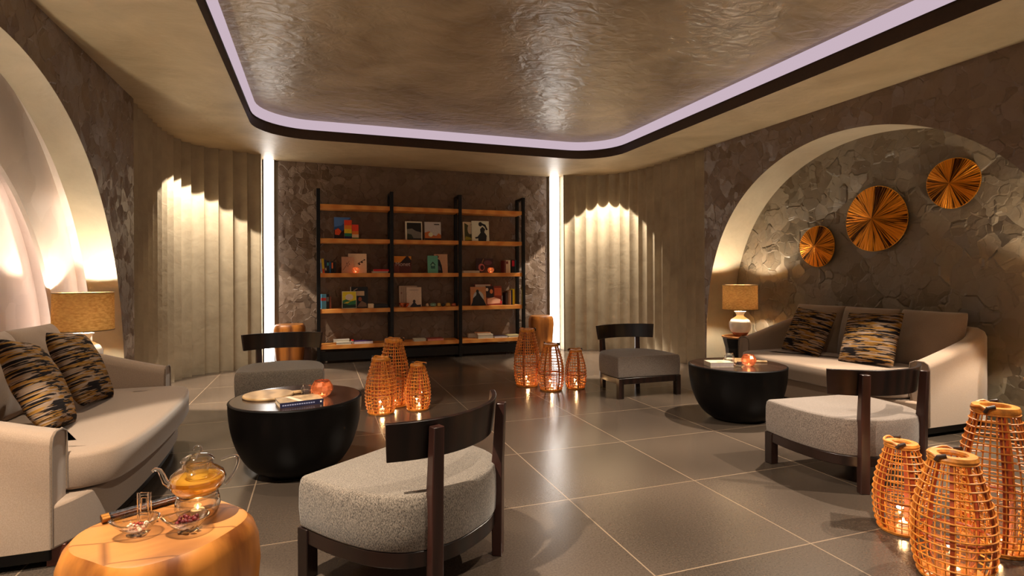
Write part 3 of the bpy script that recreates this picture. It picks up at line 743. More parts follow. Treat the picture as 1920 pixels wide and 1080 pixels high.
disc('mid-sized pleated gold disc, highest and rightmost on the right niche wall', 3.30, 2.05, .218, 3)

# ------------------------------------------------------------------ bookshelf
YS = 8.37
t = thing('bookshelf', 'tall open bookshelf with black metal posts and orange wood boards', 'bookshelf', (0, YS, 0))
M_BOARD = wood('board_wood', (226, 138, 58), (244, 168, 84), (.25, 1, 1), .4, 5)
XP = (.003, 1.037, 2.085, 3.135); ZB = (.208, .727, 1.246, 1.748, 2.24)
for i, x in enumerate(XP):
    b = MB(); b.box(x - .025, x + .025, 0, .05, 0, 2.52); b.box(x - .025, x + .025, .29, .34, 0, 2.52); b.box(x - .025, x + .025, .05, .29, 2.48, 2.52); b.box(x - .025, x + .025, .05, .29, .10, .15)
    b.build('ladder_frame', M_BLACK, t, bevel=.003)
for z in ZB:
    for a, c in zip(XP, XP[1:]):
        b = MB(); b.box(a + .025, c - .025, .015, .325, z, z + .06); b.build('shelf_board', M_BOARD, t, bevel=.003)
b = MB(); b.box(XP[0] + .025, XP[3] - .025, .03, .06, .04, .17); b.build('plinth_rail', M_BLACK, t, smooth=False)

def flat(col):
    c2 = tuple(min(250, int(v * 1.22 + 2)) for v in col)
    return plain('ink_%d_%d_%d' % col, c2, .5, noise_amt=.08, nscale=60)
PAGES = plain('book_pages', (214, 204, 186), .8, noise_amt=.1, nscale=200)
ST = [z + .0605 for z in ZB]
def circ(cx, cy, rx, ry, n=16): return [(cx + rx * math.cos(2 * PI * i / n), cy + ry * math.sin(2 * PI * i / n)) for i in range(n)]
def text_obj(parent, s, size, loc, rot, col, name='lettering', align='CENTER', sx=1):
    cu = bpy.data.curves.new('txt', 'FONT'); cu.body = s; cu.size = size; cu.align_x = align; cu.align_y = 'CENTER'; cu.extrude = .0004
    o = bpy.data.objects.new('txt', cu); COL.objects.link(o); dg = bpy.context.evaluated_depsgraph_get()
    me = bpy.data.meshes.new_from_object(o.evaluated_get(dg)); bpy.data.objects.remove(o); bpy.data.curves.remove(cu)
    me.materials.clear(); me.materials.append(flat(col)); r = bpy.data.objects.new(name, me); COL.objects.link(r); r.parent = parent; r.location = loc; r.rotation_euler = rot; r.scale = (sx, 1, 1)
    return r
def face_book(label, x0, x1, lvl, ztop, col, art=(), y=.14, th=.025, lean=.10, group='books standing face out on the shelf', z0=None, text=None):
    zb = ST[lvl]; w_ = x1 - x0; h = ztop - zb
    t = thing('book', label, 'book', ((x0 + x1) / 2, YS + y, zb), 0, group); t.rotation_euler = (-lean, 0, 0)
    b = MB(); b.box(-w_ / 2, w_ / 2, 0, .003, 0, h); b.box(-w_ / 2, w_ / 2, th - .003, th, 0, h); b.box(-w_ / 2, -w_ / 2 + .003, .003, th - .003, 0, h); b.build('cover', flat(col), t, smooth=False)
    b = MB(); b.box(-w_ / 2 + .003, w_ / 2 - .004, .003, th - .003, .003, h - .004); b.build('page_block', PAGES, t, smooth=False)
    if art:
        b = MB(); mats = []
        for i, (poly, c) in enumerate(art):
            b.mi = i; mats.append(flat(c)); yy = -.0006 * (i + 1)
            f = b.bm.faces.new([b.bm.verts.new((-w_ / 2 + px * w_, yy, pz * h)) for px, pz in poly]); f.material_index = i
        b.build('cover_print', mats, t, smooth=False)
    if text: text_obj(t, text[0], text[1], (text[2] * w_, -.0006 * (len(art) + 2), text[3] * h), (PI / 2, 0, 0), text[4])
    return t
def rect(a, c, d, e): return [(a, c), (d, c), (d, e), (a, e)]
face_book('tall blue photo book with red rocks on the upper shelf, left bay', .222, .455, 3, 2.135, (40, 84, 150), [([(0, .55), (.45, .62), (1, 1), (0, 1)], (70, 120, 190)), ([(0, 0), (1, 0), (1, .35), (.75, .62), (.5, .35), (.25, .52), (0, .4)], (30, 16, 20)), ([(.05, .2), (.3, .18), (.45, .36), (.25, .5), (.05, .42)], (196, 74, 34))], y=.16)
face_book('rainbow striped book in front of the blue one, upper shelf', .362, .468, 3, 2.09, (214, 60, 30), [(rect(0, 0, 1, .14), (26, 34, 80)), (rect(0, .14, 1, .3), (30, 110, 84)), (rect(0, .3, 1, .52), (226, 176, 34)), (rect(0, .52, 1, .72), (232, 120, 30))], y=.09)
face_book('short red orange and pink striped book right of the rainbow book', .472, .566, 3, 2.025, (206, 58, 34), [(rect(0, 0, 1, .1), (60, 120, 80)), (rect(0, .1, 1, .32), (222, 172, 140)), (rect(0, .32, 1, .55), (224, 112, 44))], y=.10)
face_book('white framed black and grey photo book, upper shelf centre', 1.257, 1.515, 3, 2.10, (206, 196, 176), [(rect(.09, .02, .94, .93), (22, 22, 20)), ([(.09, .1), (.94, .1), (.94, .42), (.6, .5), (.4, .62), (.09, .58)], (112, 110, 104)), ([(.09, .06), (.5, .06), (.35, .3), (.12, .34)], (44, 46, 34))], y=.12, text=('ALASKA', .03, .03, .84, (190, 190, 180)) if 0 else None)
face_book('pale sky photo book with orange city, upper shelf centre', 1.553, 1.808, 3, 2.10, (176, 172, 172), [(rect(0, .0, 1, .14), (36, 20, 14)), ([(0, .12), (1, .12), (1, .3), (.85, .4), (.7, .25), (.45, .3), (.3, .5), (0, .42)], (184, 104, 50)), (circ(.36, .32, .14, .12), (224, 206, 170)), (rect(.58, .84, .9, .9), (60, 56, 60))], y=.12)
face_book('green and cream garden book, upper shelf right bay', 2.168, 2.36, 3, 2.12, (206, 190, 160), [([(.12, .02), (.9, .02), (.9, .98), (.5, .8), (.12, .95)], (64, 66, 34)), (circ(.6, .62, .22, .26), (190, 176, 150)), ([(.12, .05), (.8, .08), (.6, .2), (.2, .25)], (150, 140, 40))], y=.14)
FB = (24, 26, 30)
face_book('cream book with black dancing figure, upper shelf right bay', 2.298, 2.582, 3, 2.135, (222, 208, 184), [([(.36, 0), (.82, 0), (.86, .28), (.72, .45), (.78, .6), (.62, .72), (.48, .6), (.5, .42), (.32, .22), (.18, .2), (.2, .12), (.36, .14)], FB), (circ(.5, .84, .11, .11), FB), ([(.58, .9), (.8, .82), (.92, .58), (.84, .54), (.74, .72), (.58, .8)], FB)], y=.09)
# level 2 (index 2)
face_book('dusty pink book with branch drawing, second shelf left bay', .323, .50, 2, 1.548, (168, 128, 106), [([(.1, .2), (.6, .75), (.63, .72), (.13, .16)], (120, 84, 66)), (circ(.4, .6, .04, .03), (70, 40, 34)), (circ(.62, .55, .04, .03), (70, 40, 34)), (circ(.5, .44, .04, .03), (70, 40, 34))], y=.10)
face_book('large cream book with black dots, second shelf left bay', .42, .684, 2, 1.598, (204, 182, 158), [([(.5, .5), (.9, .72), (.92, .7), (.52, .46)], (90, 70, 60)), (circ(.60, .46, .05, .045), (24, 18, 20)), (circ(.74, .56, .05, .045), (24, 18, 20)), (circ(.88, .68, .04, .035), (24, 18, 20))], y=.15)
face_book('dark brown and orange book lettered in white, centre bay left end', 1.082, 1.342, 2, 1.563, (82, 34, 24), [([(0, .62), (.36, .62), (.72, 1), (0, 1)], (196, 120, 36)), ([(.9, .9), (1, .78), (1, 1), (.82, 1)], (204, 132, 48)), ([(.36, .60), (.76, 1), (.98, .72), (.96, .6)], (34, 18, 16)), (rect(0, 0, .3, .55), (106, 48, 38))], y=.10, text=('Monet', .085, 0, .52, (180, 160, 150)))
face_book('narrow teal book with dark emblem, centre bay', 1.592, 1.752, 2, 1.575, (92, 156, 136), [([(.22, .45), (.5, .66), (.8, .45), (.72, .45), (.5, .56), (.3, .45)], (26, 56, 50)), (rect(.3, .25, .72, .42), (44, 88, 78)), (circ(.5, .46, .09, .07), (130, 170, 150))], y=.09)
face_book('tan book with dark robed figure behind the teal book', 1.705, 1.915, 2, 1.602, (190, 148, 116), [([(.0, 0), (.62, 0), (.55, .4), (.42, .68), (.2, .78), (0, .6)], (18, 18, 30)), (circ(.22, .86, .13, .085), (110, 46, 34)), ([(.2, .16), (.5, .14), (.42, .34), (.25, .4)], (74, 70, 80))], y=.14)
face_book('dark purple flower book, second shelf right bay', 2.38, 2.668, 2, 1.54, (50, 30, 34), [(circ(.3, .38, .18, .26), (170, 96, 92)), (circ(.34, .36, .11, .17), (50, 22, 30)), (circ(.68, .7, .24, .16), (92, 52, 60)), ([(.3, .7), (.42, 1), (.46, .98), (.36, .66)], (120, 90, 60))], y=.14)
# level 1
face_book('yellow and green hill picture book, third shelf left bay', .327, .53, 1, 1.04, (206, 196, 176), [(rect(.03, .03, .97, .97), (214, 186, 40)), ([(.03, .03), (.97, .03), (.97, .48), (.6, .42), (.3, .54), (.03, .46)], (40, 106, 66)), ([(.03, .03), (.97, .03), (.97, .24), (.5, .2), (.03, .32)], (16, 46, 40)), (circ(.5, .66, .28, .18), (196, 182, 170)), ([(.1, .3), (.4, .3), (.6, .42), (.3, .38)], (196, 170, 50))], y=.08)
face_book('large black book with pale label behind the hill picture book', .44, .70, 1, 1.103, (20, 24, 30), [(rect(.38, .58, .80, .80), (196, 170, 136)), ([(.4, .05), (.95, .05), (.9, .22), (.65, .34), (.5, .2)], (120, 96, 80)), (circ(.56, .42, .1, .1), (150, 80, 50)), (rect(.02, .78, .07, 1), (190, 184, 170)), ([(.2, .84), (.42, .94), (.42, .9), (.22, .8)], (170, 140, 120))], y=.14)
face_book('grey ribbed book behind the white book, third shelf centre', 1.166, 1.44, 1, 1.112, (164, 142, 122), [(rect(.1, 0, .13, .95), (140, 118, 100)), (rect(.2, 0, .23, .95), (140, 118, 100)), (circ(.12, .66, .04, .03), (100, 44, 38))], y=.15)
face_book('white book with small dark portrait silhouette, third shelf centre', 1.27, 1.496, 1, 1.09, (190, 166, 146), [([(.2, 0), (.95, 0), (.95, .12), (.7, .1), (.56, .22), (.44, .22), (.3, .1)], (26, 22, 30)), (circ(.5, .28, .09, .09), (40, 22, 26)), (rect(.2, .84, .8, .87), (150, 124, 108))], y=.10)
face_book('brown arch cover book with black figures, third shelf right bay', 2.27, 2.525, 1, 1.085, (170, 116, 76), [(circ(.5, .42, .34, .36), (160, 160, 160)), ([(.0, 0), (1, 0), (.84, .3), (.68, .48), (.52, .72), (.4, .72), (.36, .56), (.16, .4), (.1, .16)], (16, 17, 20)), (circ(.45, .76, .09, .1), (16, 17, 20))], y=.08)
face_book('red stage scene book, third shelf right bay', 2.535, 2.80, 1, 1.095, (122, 46, 30), [(rect(0, .4, .5, 1), (36, 14, 18)), (rect(.55, .5, 1, .9), (176, 84, 50)), (circ(.35, .72, .1, .12), (204, 116, 66)), (circ(.08, .82, .08, .09), (216, 180, 160)), ([(.06, .06), (.95, .1), (.9, .3), (.5, .42), (.08, .34)], (206, 156, 134)), (rect(.88, .08, 1, .22), (180, 40, 44))], y=.12)
face_book('book with pale lettered top edge behind the two right bay covers', 2.37, 2.66, 1, 1.128, (112, 44, 34), [(rect(.04, .86, .92, .98), (206, 190, 170))], y=.19)
# upright spines
def spine(label, x, w_, h, lvl, col, lean=0, y=.10, d=.17, group='books shown by their spines', band=None):
    t = thing('book', label, 'book', (x + w_ / 2, YS + y, ST[lvl]), 0, group); t.rotation_euler = (0, lean, 0)
    b = MB(); b.box(-w_ / 2, w_ / 2, 0, .003, 0, h); b.box(-w_ / 2, -w_ / 2 + .002, .003, d, 0, h); b.box(w_ / 2 - .002, w_ / 2, .003, d, 0, h); b.build('cover', flat(col), t, smooth=False)
    b = MB(); b.box(-w_ / 2 + .002, w_ / 2 - .002, .003, d - .003, .002, h - .003); b.build('page_block', PAGES, t, smooth=False)
    if band:
        b = MB(); b.box(-w_ / 2 + .003, w_ / 2 - .003, -.001, 0, h * band[0], h * band[1]); b.build('spine_label', flat(band[2]), t, smooth=False)
    return t
A = 'second shelf left end'
for lb, x, w_, h, c, le, bd in (('white book', .034, .022, .205, (220, 214, 206), -.10, (.1, .7, (120, 140, 200))), ('yellow and red book', .062, .028, .21, (224, 176, 40), -.08, (0, .3, (206, 50, 30))), ('navy book', .094, .024, .195, (24, 40, 74), -.04, (.2, .4, (190, 170, 150))), ('black and teal book', .122, .028, .18, (22, 26, 34), -.03, (.6, .85, (60, 150, 150))), ('blue book', .153, .022, .165, (30, 80, 130), -.01, None), ('black and orange book', .18, .028, .17, (26, 20, 20), 0, (.4, .9, (200, 104, 60))), ('short black book', .213, .03, .16, (20, 20, 24), 0, None)):
    spine('%s standing among the spines at the %s' % (lb, A), x, w_, h, 2, c, le, group='upright books at the second shelf left end', band=bd)
for lb, x, w_, h, c, bd in (('sky blue and red book', .033, .075, .215, (90, 160, 206), (.55, .75, (200, 60, 50))), ('black book', .112, .034, .215, (20, 22, 30), (.5, .8, (120, 116, 110))), ('brown book', .150, .026, .18, (96, 46, 30), None)):
    spine('%s upright at the left end of the third shelf' % lb, x, w_, h, 1, c, 0, group='upright books at the third shelf left end', band=bd)
for lb, x, w_, h, c, bd in (('maroon spined book', 2.83, .03, .20, (96, 44, 38), None), ('cream book', 2.863, .04, .205, (206, 178, 150), (.7, .9, (130, 60, 50))), ('pale tan book', 2.906, .034, .205, (206, 186, 160), None), ('black book with red title', 2.962, .05, .21, (20, 18, 26), (.5, .95, (190, 30, 50))), ('thin dark teal book', 3.016, .022, .21, (30, 60, 70), None)):
    spine('%s upright at the right end of the second shelf' % lb, x, w_, h, 2, c, 0, group='upright books at the second shelf right end', band=bd)
for lb, x, w_, h, c, bd in (('dark brown book', 2.86, .03, .20, (44, 30, 28), None), ('grey brown book', 2.893, .03, .225, (120, 92, 74), None), ('cream spined book', 2.926, .022, .235, (196, 160, 120), None), ('navy book', 2.952, .02, .24, (24, 36, 70), None), ('bright yellow book', 2.976, .034, .255, (236, 178, 20), None)):
    spine('%s upright at the right end of the third shelf' % lb, x, w_, h, 1, c, 0, group='upright books at the third shelf right end', band=bd)
# lying books
def flat_book(label, x0, x1, z, th, col, y=.05, d=.18, rz=0, group='books lying flat on the shelves', name='book', spinecol=None):
    t = thing(name, label, 'book', ((x0 + x1) / 2, YS + y + d / 2, z), rz, group); w_ = (x1 - x0) / 2
    b = MB(); b.box(-w_, w_, -d / 2, d / 2, 0, .003); b.box(-w_, w_, -d / 2, d / 2, th - .003, th)
    if spinecol: b.mi = 1; b.box(-w_, w_, -d / 2 - .001, -d / 2 + .003, .0, th)
    b.build('cover', [flat(col), flat(spinecol or col)], t, smooth=False)
    b = MB(); b.box(-w_ + .004, w_ - .004, -d / 2 + .003, d / 2 - .004, .003, th - .003); b.build('page_block', PAGES, t, smooth=False)
    return t
flat_book('red book on top of the pair lying on the second shelf, left bay', .775, .998, ST[2] + .0265, .030, (176, 24, 34), spinecol=(176, 24, 34))
flat_book('white bottom book of the pair lying on the second shelf, left bay', .755, .990, ST[2], .026, (206, 190, 170))
flat_book('small white and red box book lying on the third shelf, left bay', .692, .775, ST[1], .062, (206, 190, 170), spinecol=(206, 180, 150))
flat_book('black book with pale title lying on the third shelf, left bay', .785, .985, ST[1], .034, (20, 20, 24), spinecol=(20, 20, 24))
flat_book('black book on top of the one lying on the third shelf, left bay', .79, .975, ST[1] + .0345, .022, (26, 26, 34), spinecol=(26, 26, 34))
flat_book('cream book lying on the second shelf beside the third post', 2.14, 2.41, ST[2], .034, (206, 190, 164))
Z0 = ST[0]
flat_book('white book on the bottom shelf left bay, underneath', .245, .455, Z0, .032, (206, 200, 190), y=.02)
flat_book('grey white book on the bottom shelf left bay, on top', .205, .43, Z0 + .0325, .032, (190, 186, 176), y=.06)
flat_book('violet topped book on the bottom shelf left bay', .49, .758, Z0, .034, (60, 34, 90), y=.02, spinecol=(206, 190, 196))
flat_book('red spined book between the white and violet ones, bottom shelf', .455, .488, Z0, .05, (190, 30, 30), y=.03)
flat_book('white book lying on the bottom shelf, centre bay', 1.365, 1.55, Z0, .036, (206, 200, 186), y=.02)
flat_book('red patterned magazine lying on the bottom shelf, centre bay', 1.575, 1.82, Z0, .030, (150, 40, 34), y=.02, spinecol=(196, 120, 104))
flat_book('thick white book at the base of the bottom shelf right pile', 2.37, 2.62, Z0, .062, (206, 196, 180), y=.02)
flat_book('brown patterned book behind the thick white one, bottom shelf', 2.26, 2.46, Z0, .07, (130, 96, 66), y=.215, d=.10)
flat_book('tan patterned book on top of the bottom shelf right pile', 2.36, 2.59, Z0 + .0625, .026, (160, 110, 76), y=.04)
flat_book('dark blue magazine lying in the bottom shelf right bay', 2.645, 2.86, Z0, .026, (60, 54, 70), y=.02, spinecol=(190, 180, 176))
flat_book('cream book at the right end of the bottom shelf', 2.872, 3.08, Z0, .034, (216, 190, 140), y=.02)
# copper candle holders
M_COPPER = plain('copper', (226, 120, 78), .22, .95, noise_amt=.1)
def copper_mat():
    m = bpy.data.materials.new('copper_glass'); m.use_nodes = True; t = m.node_tree; t.nodes.clear()
    tr = N(t, 'ShaderNodeBsdfTransparent'); tr.inputs[0].default_value = (1, .55, .36, 1)
    tl = N(t, 'ShaderNodeBsdfTranslucent'); tl.inputs[0].default_value = (1, .45, .26, 1)
    g = N(t, 'ShaderNodeBsdfGlossy'); g.inputs[0].default_value = (1, .52, .36, 1); g.inputs['Roughness'].default_value = .08
    m1 = N(t, 'ShaderNodeMixShader'); m1.inputs[0].default_value = .35; t.links.new(tr.outputs[0], m1.inputs[1]); t.links.new(tl.outputs[0], m1.inputs[2])
    lw = N(t, 'ShaderNodeLayerWeight'); lw.inputs[0].default_value = .5
    mu = N(t, 'ShaderNodeMath', operation='MULTIPLY_ADD'); mu.inputs[1].default_value = .6; mu.inputs[2].default_value = .22; t.links.new(lw.outputs['Facing'], mu.inputs[0])
    m2 = N(t, 'ShaderNodeMixShader'); t.links.new(mu.outputs[0], m2.inputs[0]); t.links.new(m1.outputs[0], m2.inputs[1]); t.links.new(g.outputs[0], m2.inputs[2])
    o = N(t, 'ShaderNodeOutputMaterial'); t.links.new(m2.outputs[0], o.inputs[0]); return m
M_CG = copper_mat()
def votive(label, x, y, z, r, cl, pw=.08, squash=.86):
    t = thing('votive_holder', label, 'candle holder', (x, y, z), 0, 'copper glass candle holders')
    b = MB(); b.lathe([(r * .42, 0), (r * .72, r * .22), (r, r * .8 * squash), (r * .92, r * 1.25 * squash), (r * .68, r * 1.72 * squash)], 12, cap0=True, cap1=False); b.build('glass_bowl', M_CG, t, smooth=False)
    b = MB(); b.tube([(r * .68 * math.cos(a), r * .68 * math.sin(a), r * 1.72 * squash) for a in [2 * PI * k / 24 for k in range(24)]], r * .035, 6, closed=True); b.build('rim', M_COPPER, t)
    candle(cl, (x, y, z + .003), pw, r * .30, r * .16, 'tea lights in the copper holders', emit('votive_flame', (1, .66, .36), 10))
    return t
votive('round copper glass candle holder glowing on the second shelf, left bay', .52, YS + .045, ST[2], .056, 'tea light in the copper holder on the second shelf, left bay')
votive('round copper glass candle holder glowing on the second shelf, right bay', 2.592, YS + .05, ST[2], .056, 'tea light in the copper holder on the second shelf, right bay')
t = thing('copper_bowl', 'small open copper bowl on the third shelf centre bay', 'bowl', (1.225, YS + .05, ST[1]))
b = MB(); b.lathe([(.025, 0), (.05, .012), (.075, .05), (.08, .065), (.076, .066), (.066, .045), (.04, .016), (.005, .012)], 10, cap1=True); b.build('bowl', M_COPPER, t, smooth=False)
def ornament(label, x, c, r=.032, sq=1.0):
    b = MB(); b.lathe([(r * .4, 0), (r * .9, r * .35), (r, r * .9), (r * .8, r * 1.5), (r * .3, r * 1.8)], 16, sx=sq); o = b.build('ornament', plain('orn_%d_%d_%d' % c, c, .4, noise_amt=.3, nscale=50)); o.location = (x, YS + .06, ST[1])
    return tag(o, label, 'ornament', 'small ornaments on the third shelf')
ornament('cream pebble ornament at the left of the row on the third shelf', 1.575, (206, 176, 140), .030, .8)
ornament('teal and yellow banded ornament on the third shelf', 1.665, (120, 150, 130), .034, 1.5)
ornament('mustard ornament right of the banded one, third shelf', 1.755, (200, 160, 70), .032, 1.0)
ornament('small black ornament in the middle of the third shelf row', 1.822, (40, 36, 34), .026, 1.0)
ornament('yellow ornament toward the right of the third shelf row', 1.90, (206, 150, 50), .032, 1.2)
ornament('rust red ornament at the right end of the third shelf row', 1.99, (176, 84, 44), .028, 1.5)

# ------------------------------------------------------------------ things on the bowl tables
M_TRAY = wood('tray_wood', (134, 104, 66), (176, 142, 98), (1, 1, 1), .45, 3)
def paddle(label, x, y, rz, R=.15, hl=.10):
    t = thing('wooden_paddle_board', label, 'serving board', (x, y, ZT), rz, 'round wooden paddle boards')
    b = MB(); b.lathe([(R - .004, 0), (R, .005), (R, .012), (R - .004, .017)], 48); b.build('board', M_TRAY, t)
    b = MB(); b.loft([[(R - .03, -w_, z), (R + hl, -w_ * .6, z), (R + hl, w_ * .6, z), (R - .03, w_, z)] for z, w_ in ((.001, .026), (.016, .026))], True, True, True); b.build('handle', M_TRAY, t, bevel=.004)
    return t
paddle('round wooden paddle board on the left bowl table', -.31, 3.93, .25, .155, .10)
paddle('round wooden paddle board on the right bowl table, behind the copper holder', 3.56, 4.02, -.55, .13, .11)
t = thing('book', 'thick book with dark blue spine lying on the left bowl table', 'book', (-.115, 3.655, ZT), math.radians(13))
b = MB(); b.box(-.125, .125, -.09, .09, 0, .003); b.box(-.125, .125, -.09, .09, .027, .030); b.mi = 1; b.box(-.125, .125, -.092, -.086, 0, .030)
b.build('cover', [plain('pic_cover', (150, 124, 92), .5, noise_amt=.6, nscale=18), flat((20, 20, 44))], t, smooth=False)
b = MB(); b.box(-.121, .121, -.086, .086, .003, .027); b.build('page_block', PAGES, t, smooth=False)
b = MB(); b.quad((-.02, -.088, .0306), (.01, -.088, .0306), (-.04, .088, .0306), (-.07, .088, .0306)); b.build('cover_print', flat((196, 160, 140)), t, smooth=False)
for k in range(11):
    pass
b = MB()
for k in range(14): b.box(-.112 + k * .0135, -.112 + k * .0135 + .009, -.0928, -.0919, .011, .018)
b.build('spine_lettering', flat((120, 124, 150)), t, smooth=False)
b = MB(); b.box(.105, .114, -.0928, -.0919, .010, .020); b.build('spine_emblem', flat((190, 180, 170)), t, smooth=False)
votive('round copper glass candle holder on the left bowl table', .02, 3.79, ZT, .070, 'tea light in the copper holder on the left bowl table', .15)
votive('round copper glass candle holder on the right bowl table', 3.475, 3.80, ZT, .064, 'tea light in the copper holder on the right bowl table', .1)
def jar(label, x, y, r, h, fill):
    t = thing('glass_jar', label, 'jar', (x, y, ZT))
    b = MB(); b.lathe([(r * .9, 0), (r, .006), (r, h * .75), (r * .7, h * .93), (r * .75, h)], 24, cap1=False); b.build('glass', M_JAR, t)
    b = MB(); b.lathe([(r * .86, .004), (r * .92, .01), (r * .92, h * .5), (r * .5, h * .56)], 20); b.build('contents', fill, t); return t
M_DARKFILL = plain('dark_tea_leaves', (54, 34, 26), .8, noise_amt=.8, nscale=160, bmp=.5)
jar('small glass jar of dark leaves beside the copper holder, left bowl table', -.072, 3.81, .036, .085, M_DARKFILL)
jar('small glass jar with pale banding behind the copper holder, right bowl table', 3.385, 3.93, .042, .10, plain('pale_fill', (170, 160, 140), .6, noise_amt=.5, nscale=60))
t = thing('berry_dish', 'small dish of dark berries on the right bowl table', 'dish', (3.365, 3.80, ZT))
b = MB(); b.lathe([(.02, 0), (.035, .012), (.045, .03)], 20, cap1=False); b.build('glass', M_JAR, t)
b = MB(); rnd = random.Random(4)
for k in range(14):
    a = rnd.uniform(0, 6.28); r = rnd.uniform(0, .026); b.lathe([(.001, -.008), (.007, -.004), (.009, 0), (.007, .005), (.001, .008)], 8, c=(r * math.cos(a), r * math.sin(a), .022 + rnd.uniform(0, .018)))
b.build('berries', plain('berry', (44, 14, 22), .3), t)
flat_t = thing('book', 'white book with red marking lying on the right bowl table', 'book', (3.245, 3.90, ZT), math.radians(-17))
b = MB(); b.box(-.10, .10, -.075, .075, 0, .003); b.box(-.10, .10, -.075, .075, .036, .039); b.box(-.10, -.096, -.075, .075, .003, .036); b.build('cover', plain('white_cover', (206, 192, 166), .4), flat_t, smooth=False)
b = MB(); b.box(-.096, .097, -.072, .072, .003, .036); b.build('page_block', plain('grey_pages', (176, 160, 156), .8), flat_t, smooth=False)
b = MB(); b.quad((-.03, -.05, .0396), (.02, -.05, .0396), (.02, -.02, .0396), (-.03, -.02, .0396)); b.build('cover_print', flat((190, 96, 70)), flat_t, smooth=False)

# ------------------------------------------------------------------ the tea things on the foreground stool
ZS = .5765
M_TEA = None
def tea_mat():
    m = bpy.data.materials.new('amber_tea'); m.use_nodes = True; t = m.node_tree; t.nodes.clear()
    tr = N(t, 'ShaderNodeBsdfTransparent'); tr.inputs[0].default_value = (1, .72, .22, 1)
    tl = N(t, 'ShaderNodeBsdfTranslucent'); tl.inputs[0].default_value = (1, .62, .10, 1)
    d = N(t, 'ShaderNodeBsdfDiffuse'); d.inputs[0].default_value = (.9, .50, .06, 1)
    m1 = N(t, 'ShaderNodeMixShader'); m1.inputs[0].default_value = .5; t.links.new(tr.outputs[0], m1.inputs[1]); t.links.new(tl.outputs[0], m1.inputs[2])
    m2 = N(t, 'ShaderNodeMixShader'); m2.inputs[0].default_value = .35; t.links.new(m1.outputs[0], m2.inputs[1]); t.links.new(d.outputs[0], m2.inputs[2])
    o = N(t, 'ShaderNodeOutputMaterial'); t.links.new(m2.outputs[0], o.inputs[0]); return m
M_TEA = tea_mat()
def real_glass():
    m, t, b = nt('solid_glass'); b.inputs['Transmission Weight'].default_value = 1; b.inputs['Roughness'].default_value = .02; b.inputs['IOR'].default_value = 1.45
    b.inputs['Base Color'].default_value = (1, 1, 1, 1); return m
M_SG = real_glass()
M_GL = glass('teapot_glass', (.93, .94, .94), refl=1.2)
WX, WY = -.325, 1.775
t = thing('glass_warmer', 'clear glass warmer ring standing on the foreground stool under the teapot', 'warmer', (WX, WY, ZS))
b = MB(); b.lathe([(.044, 0), (.050, .004), (.058, .028), (.055, .050), (.050, .059)], 40, cap0=False, cap1=False)
for r, z in ((.050, .059), (.044, .001)): b.tube([(r * math.cos(a), r * math.sin(a), z) for a in [2 * PI * k / 40 for k in range(40)]], .003, 8, closed=True)
b.build('glass_wall', M_GL, t)
candle('lit tea light inside the glass warmer under the teapot', (WX, WY, ZS + .001), .05, .018, .016, 'tea light under the teapot', emit('small_flame', (1, .7, .4), 8))
t = thing('teapot', 'clear glass teapot of amber tea on the foreground stool', 'teapot', (WX, WY, ZS + .060), math.radians(14)); t.scale = (.84, .84, .88)
b = MB(); b.lathe([(.046, .002), (.062, .008), (.081, .030), (.086, .048), (.079, .068), (.060, .083), (.047, .090), (.045, .106)], 48, cap0=True, cap1=False); b.build('glass_body', M_GL, t)
b = MB(); b.lathe([(.045, .0045), (.060, .0105), (.0785, .031), (.083, .047), (.0815, .055), (.002, .055)], 48); b.build('tea', M_TEA, t)
b = MB(); b.lathe([(.024, .016), (.030, .020), (.032, .06), (.036, .104)], 32, cap0=True, cap1=False)
b.tube([(.036 * math.cos(a), .036 * math.sin(a), .104) for a in [2 * PI * k / 32 for k in range(32)]], .0018, 6, closed=True); b.build('infuser', M_GL, t)
b = MB(); b.lathe([(.047, .107), (.049, .110), (.046, .117), (.030, .126), (.012, .130), (.005, .132)], 40, cap0=False)
b.tube([(.049 * math.cos(a), .049 * math.sin(a), .109) for a in [2 * PI * k / 40 for k in range(40)]], .0022, 8, closed=True)
ld = b.build('lid', M_GL, t)
b = MB(); b.tube([(.012 * math.cos(a) , 0, .144 + .012 * math.sin(a)) for a in [-1.2 + 4.4 * k / 14 for k in range(15)]], .0030, 8); b.build('knob', M_SG, ld)
b = MB(); b.tube(catmull_pts := [(-.074, 0, .040), (-.092, 0, .056), (-.100, 0, .078), (-.108, 0, .096), (-.122, 0, .102), (-.128, 0, .096)], .009, 12, caps=False, rf=lambda u: 1.25 - .75 * u); b.build('spout', M_SG, t)
b = MB(); pts = [(.070 + .048 * math.sin(u * PI) ** .8 + .012 * u, 0, .098 - .068 * u + .030 * math.sin(u * PI * 1.15)) for u in [k / 18 for k in range(19)]]
b.tube(pts, .0052, 10); b.build('handle', M_SG, t)

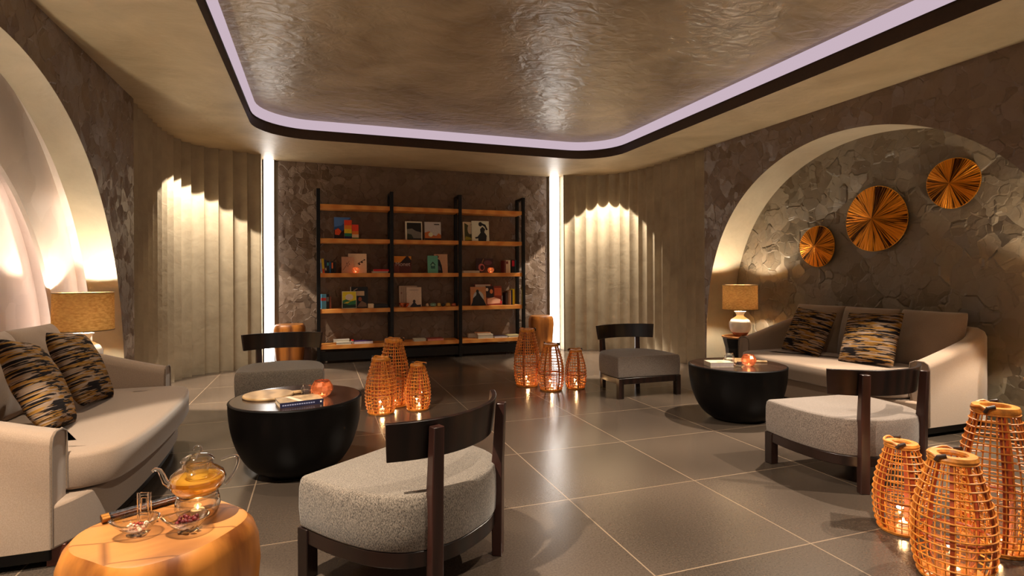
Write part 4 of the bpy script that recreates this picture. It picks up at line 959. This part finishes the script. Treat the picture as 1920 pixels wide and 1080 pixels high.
def heart_dish(label, x, y, rz, fill):
    t = thing('glass_tasting_dish', label, 'dish', (x, y, ZS), rz, 'small glass tasting dishes')
    b = MB(); rings = []
    for r, z in ((.022, 0), (.025, .003), (.022, .008), (.030, .012), (.044, .026), (.050, .038)):
        rings.append([(r * (1 + .22 * max(0, (r - .028) / .022) * (max(0, -math.cos(a)) ** 6)) * math.cos(a), r * math.sin(a) * .96, z + .006 * max(0, (r - .028) / .022) * max(0, -math.cos(a)) ** 6) for a in [2 * PI * k / 40 for k in range(40)]])
    b.loft(rings, True, True, False)
    b.tube(rings[-1], .0022, 8, closed=True); b.build('glass_bowl', M_GL, t)
    rnd = random.Random(hash(label) % 97 if 0 else len(label)); b = MB()
    if fill == 'berries':
        for k in range(42):
            a = rnd.uniform(0, 6.28); r = .026 * math.sqrt(rnd.random()); s = rnd.uniform(.004, .006)
            b.lathe([(s * .3, -s), (s * .9, -s * .4), (s, 0), (s * .9, s * .5), (s * .3, s)], 8, c=(r * math.cos(a), r * math.sin(a), .018 + rnd.uniform(0, .016)))
        tag(b.build('berries', plain('dried_berries', (96, 22, 22), .4, noise_amt=.5, nscale=90), t), kind='stuff')
    else:
        for k in range(40):
            a = rnd.uniform(0, 6.28); r = .024 * math.sqrt(rnd.random()); s = rnd.uniform(.003, .005)
            b.mi = k % 2; b.lathe([(s * .3, -s), (s * .9, -s * .4), (s, 0), (s * .9, s * .5), (s * .3, s)], 8, c=(r * math.cos(a), r * math.sin(a), .016 + rnd.uniform(0, .008)))
        tag(b.build('dried_petals', [plain('petal_red', (150, 50, 30), .6), plain('petal_cream', (226, 200, 170), .6)], t), kind='stuff')
    return t
heart_dish('glass tasting dish with pale and red petals, left on the foreground stool', -.452, 1.70, .1, 'petals')
heart_dish('glass tasting dish of dark red berries, right on the foreground stool', -.330, 1.675, .0, 'berries')
t = thing('glass_stand_ornament', 'upright clear glass rectangular frame behind the petal dish', 'ornament', (-.455, 1.775, ZS), math.radians(-18))
b = MB(); x0, x1, z1 = -.018, .018, .082
b.box(x0, x0 + .007, -.004, .004, 0, z1); b.box(x1 - .007, x1, -.004, .004, 0, z1); b.box(x0 + .007, x1 - .007, -.004, .004, z1 - .008, z1); b.box(x0 + .011, x1 - .011, -.003, .003, .036, z1 - .014)
b.box(x0 + .007, x1 - .007, -.004, .004, .02, .026)
b.build('bars', M_SG, t, bevel=.001)
M_TORT = plain('tortoiseshell', (60, 30, 16), .25, noise_amt=1.2, nscale=70)
def stick(label, x, y, rz, L=.27, r=.0085, c=None):
    t = thing('decorative_stick', label, 'chopsticks', (x, y, ZS + r + .001), rz, 'pair of dark patterned sticks')
    b = MB(); b.tube([(-L / 2 + .018, 0, 0), (L / 2 - .018, 0, 0)], r, 14); b.build('shaft', c or M_TORT, t)
    for s in (-1, 1):
        b = MB(); b.tube([(s * (L / 2 - .018), 0, 0), (s * L / 2, 0, 0)], r * 1.08, 14); b.build('end_cap', plain('gilt_cap', (150, 96, 36), .35, .6, noise_amt=.5, nscale=80), t)
    return t
stick('silver-black patterned stick lying behind the dishes, the farther of the pair', -.455, 1.892, math.radians(31), .27, .008, plain('black_pearl', (40, 38, 40), .25, .3, noise_amt=2.5, nscale=120))
stick('tortoiseshell stick lying behind the dishes, the nearer of the pair', -.447, 1.873, math.radians(31), .27, .008)
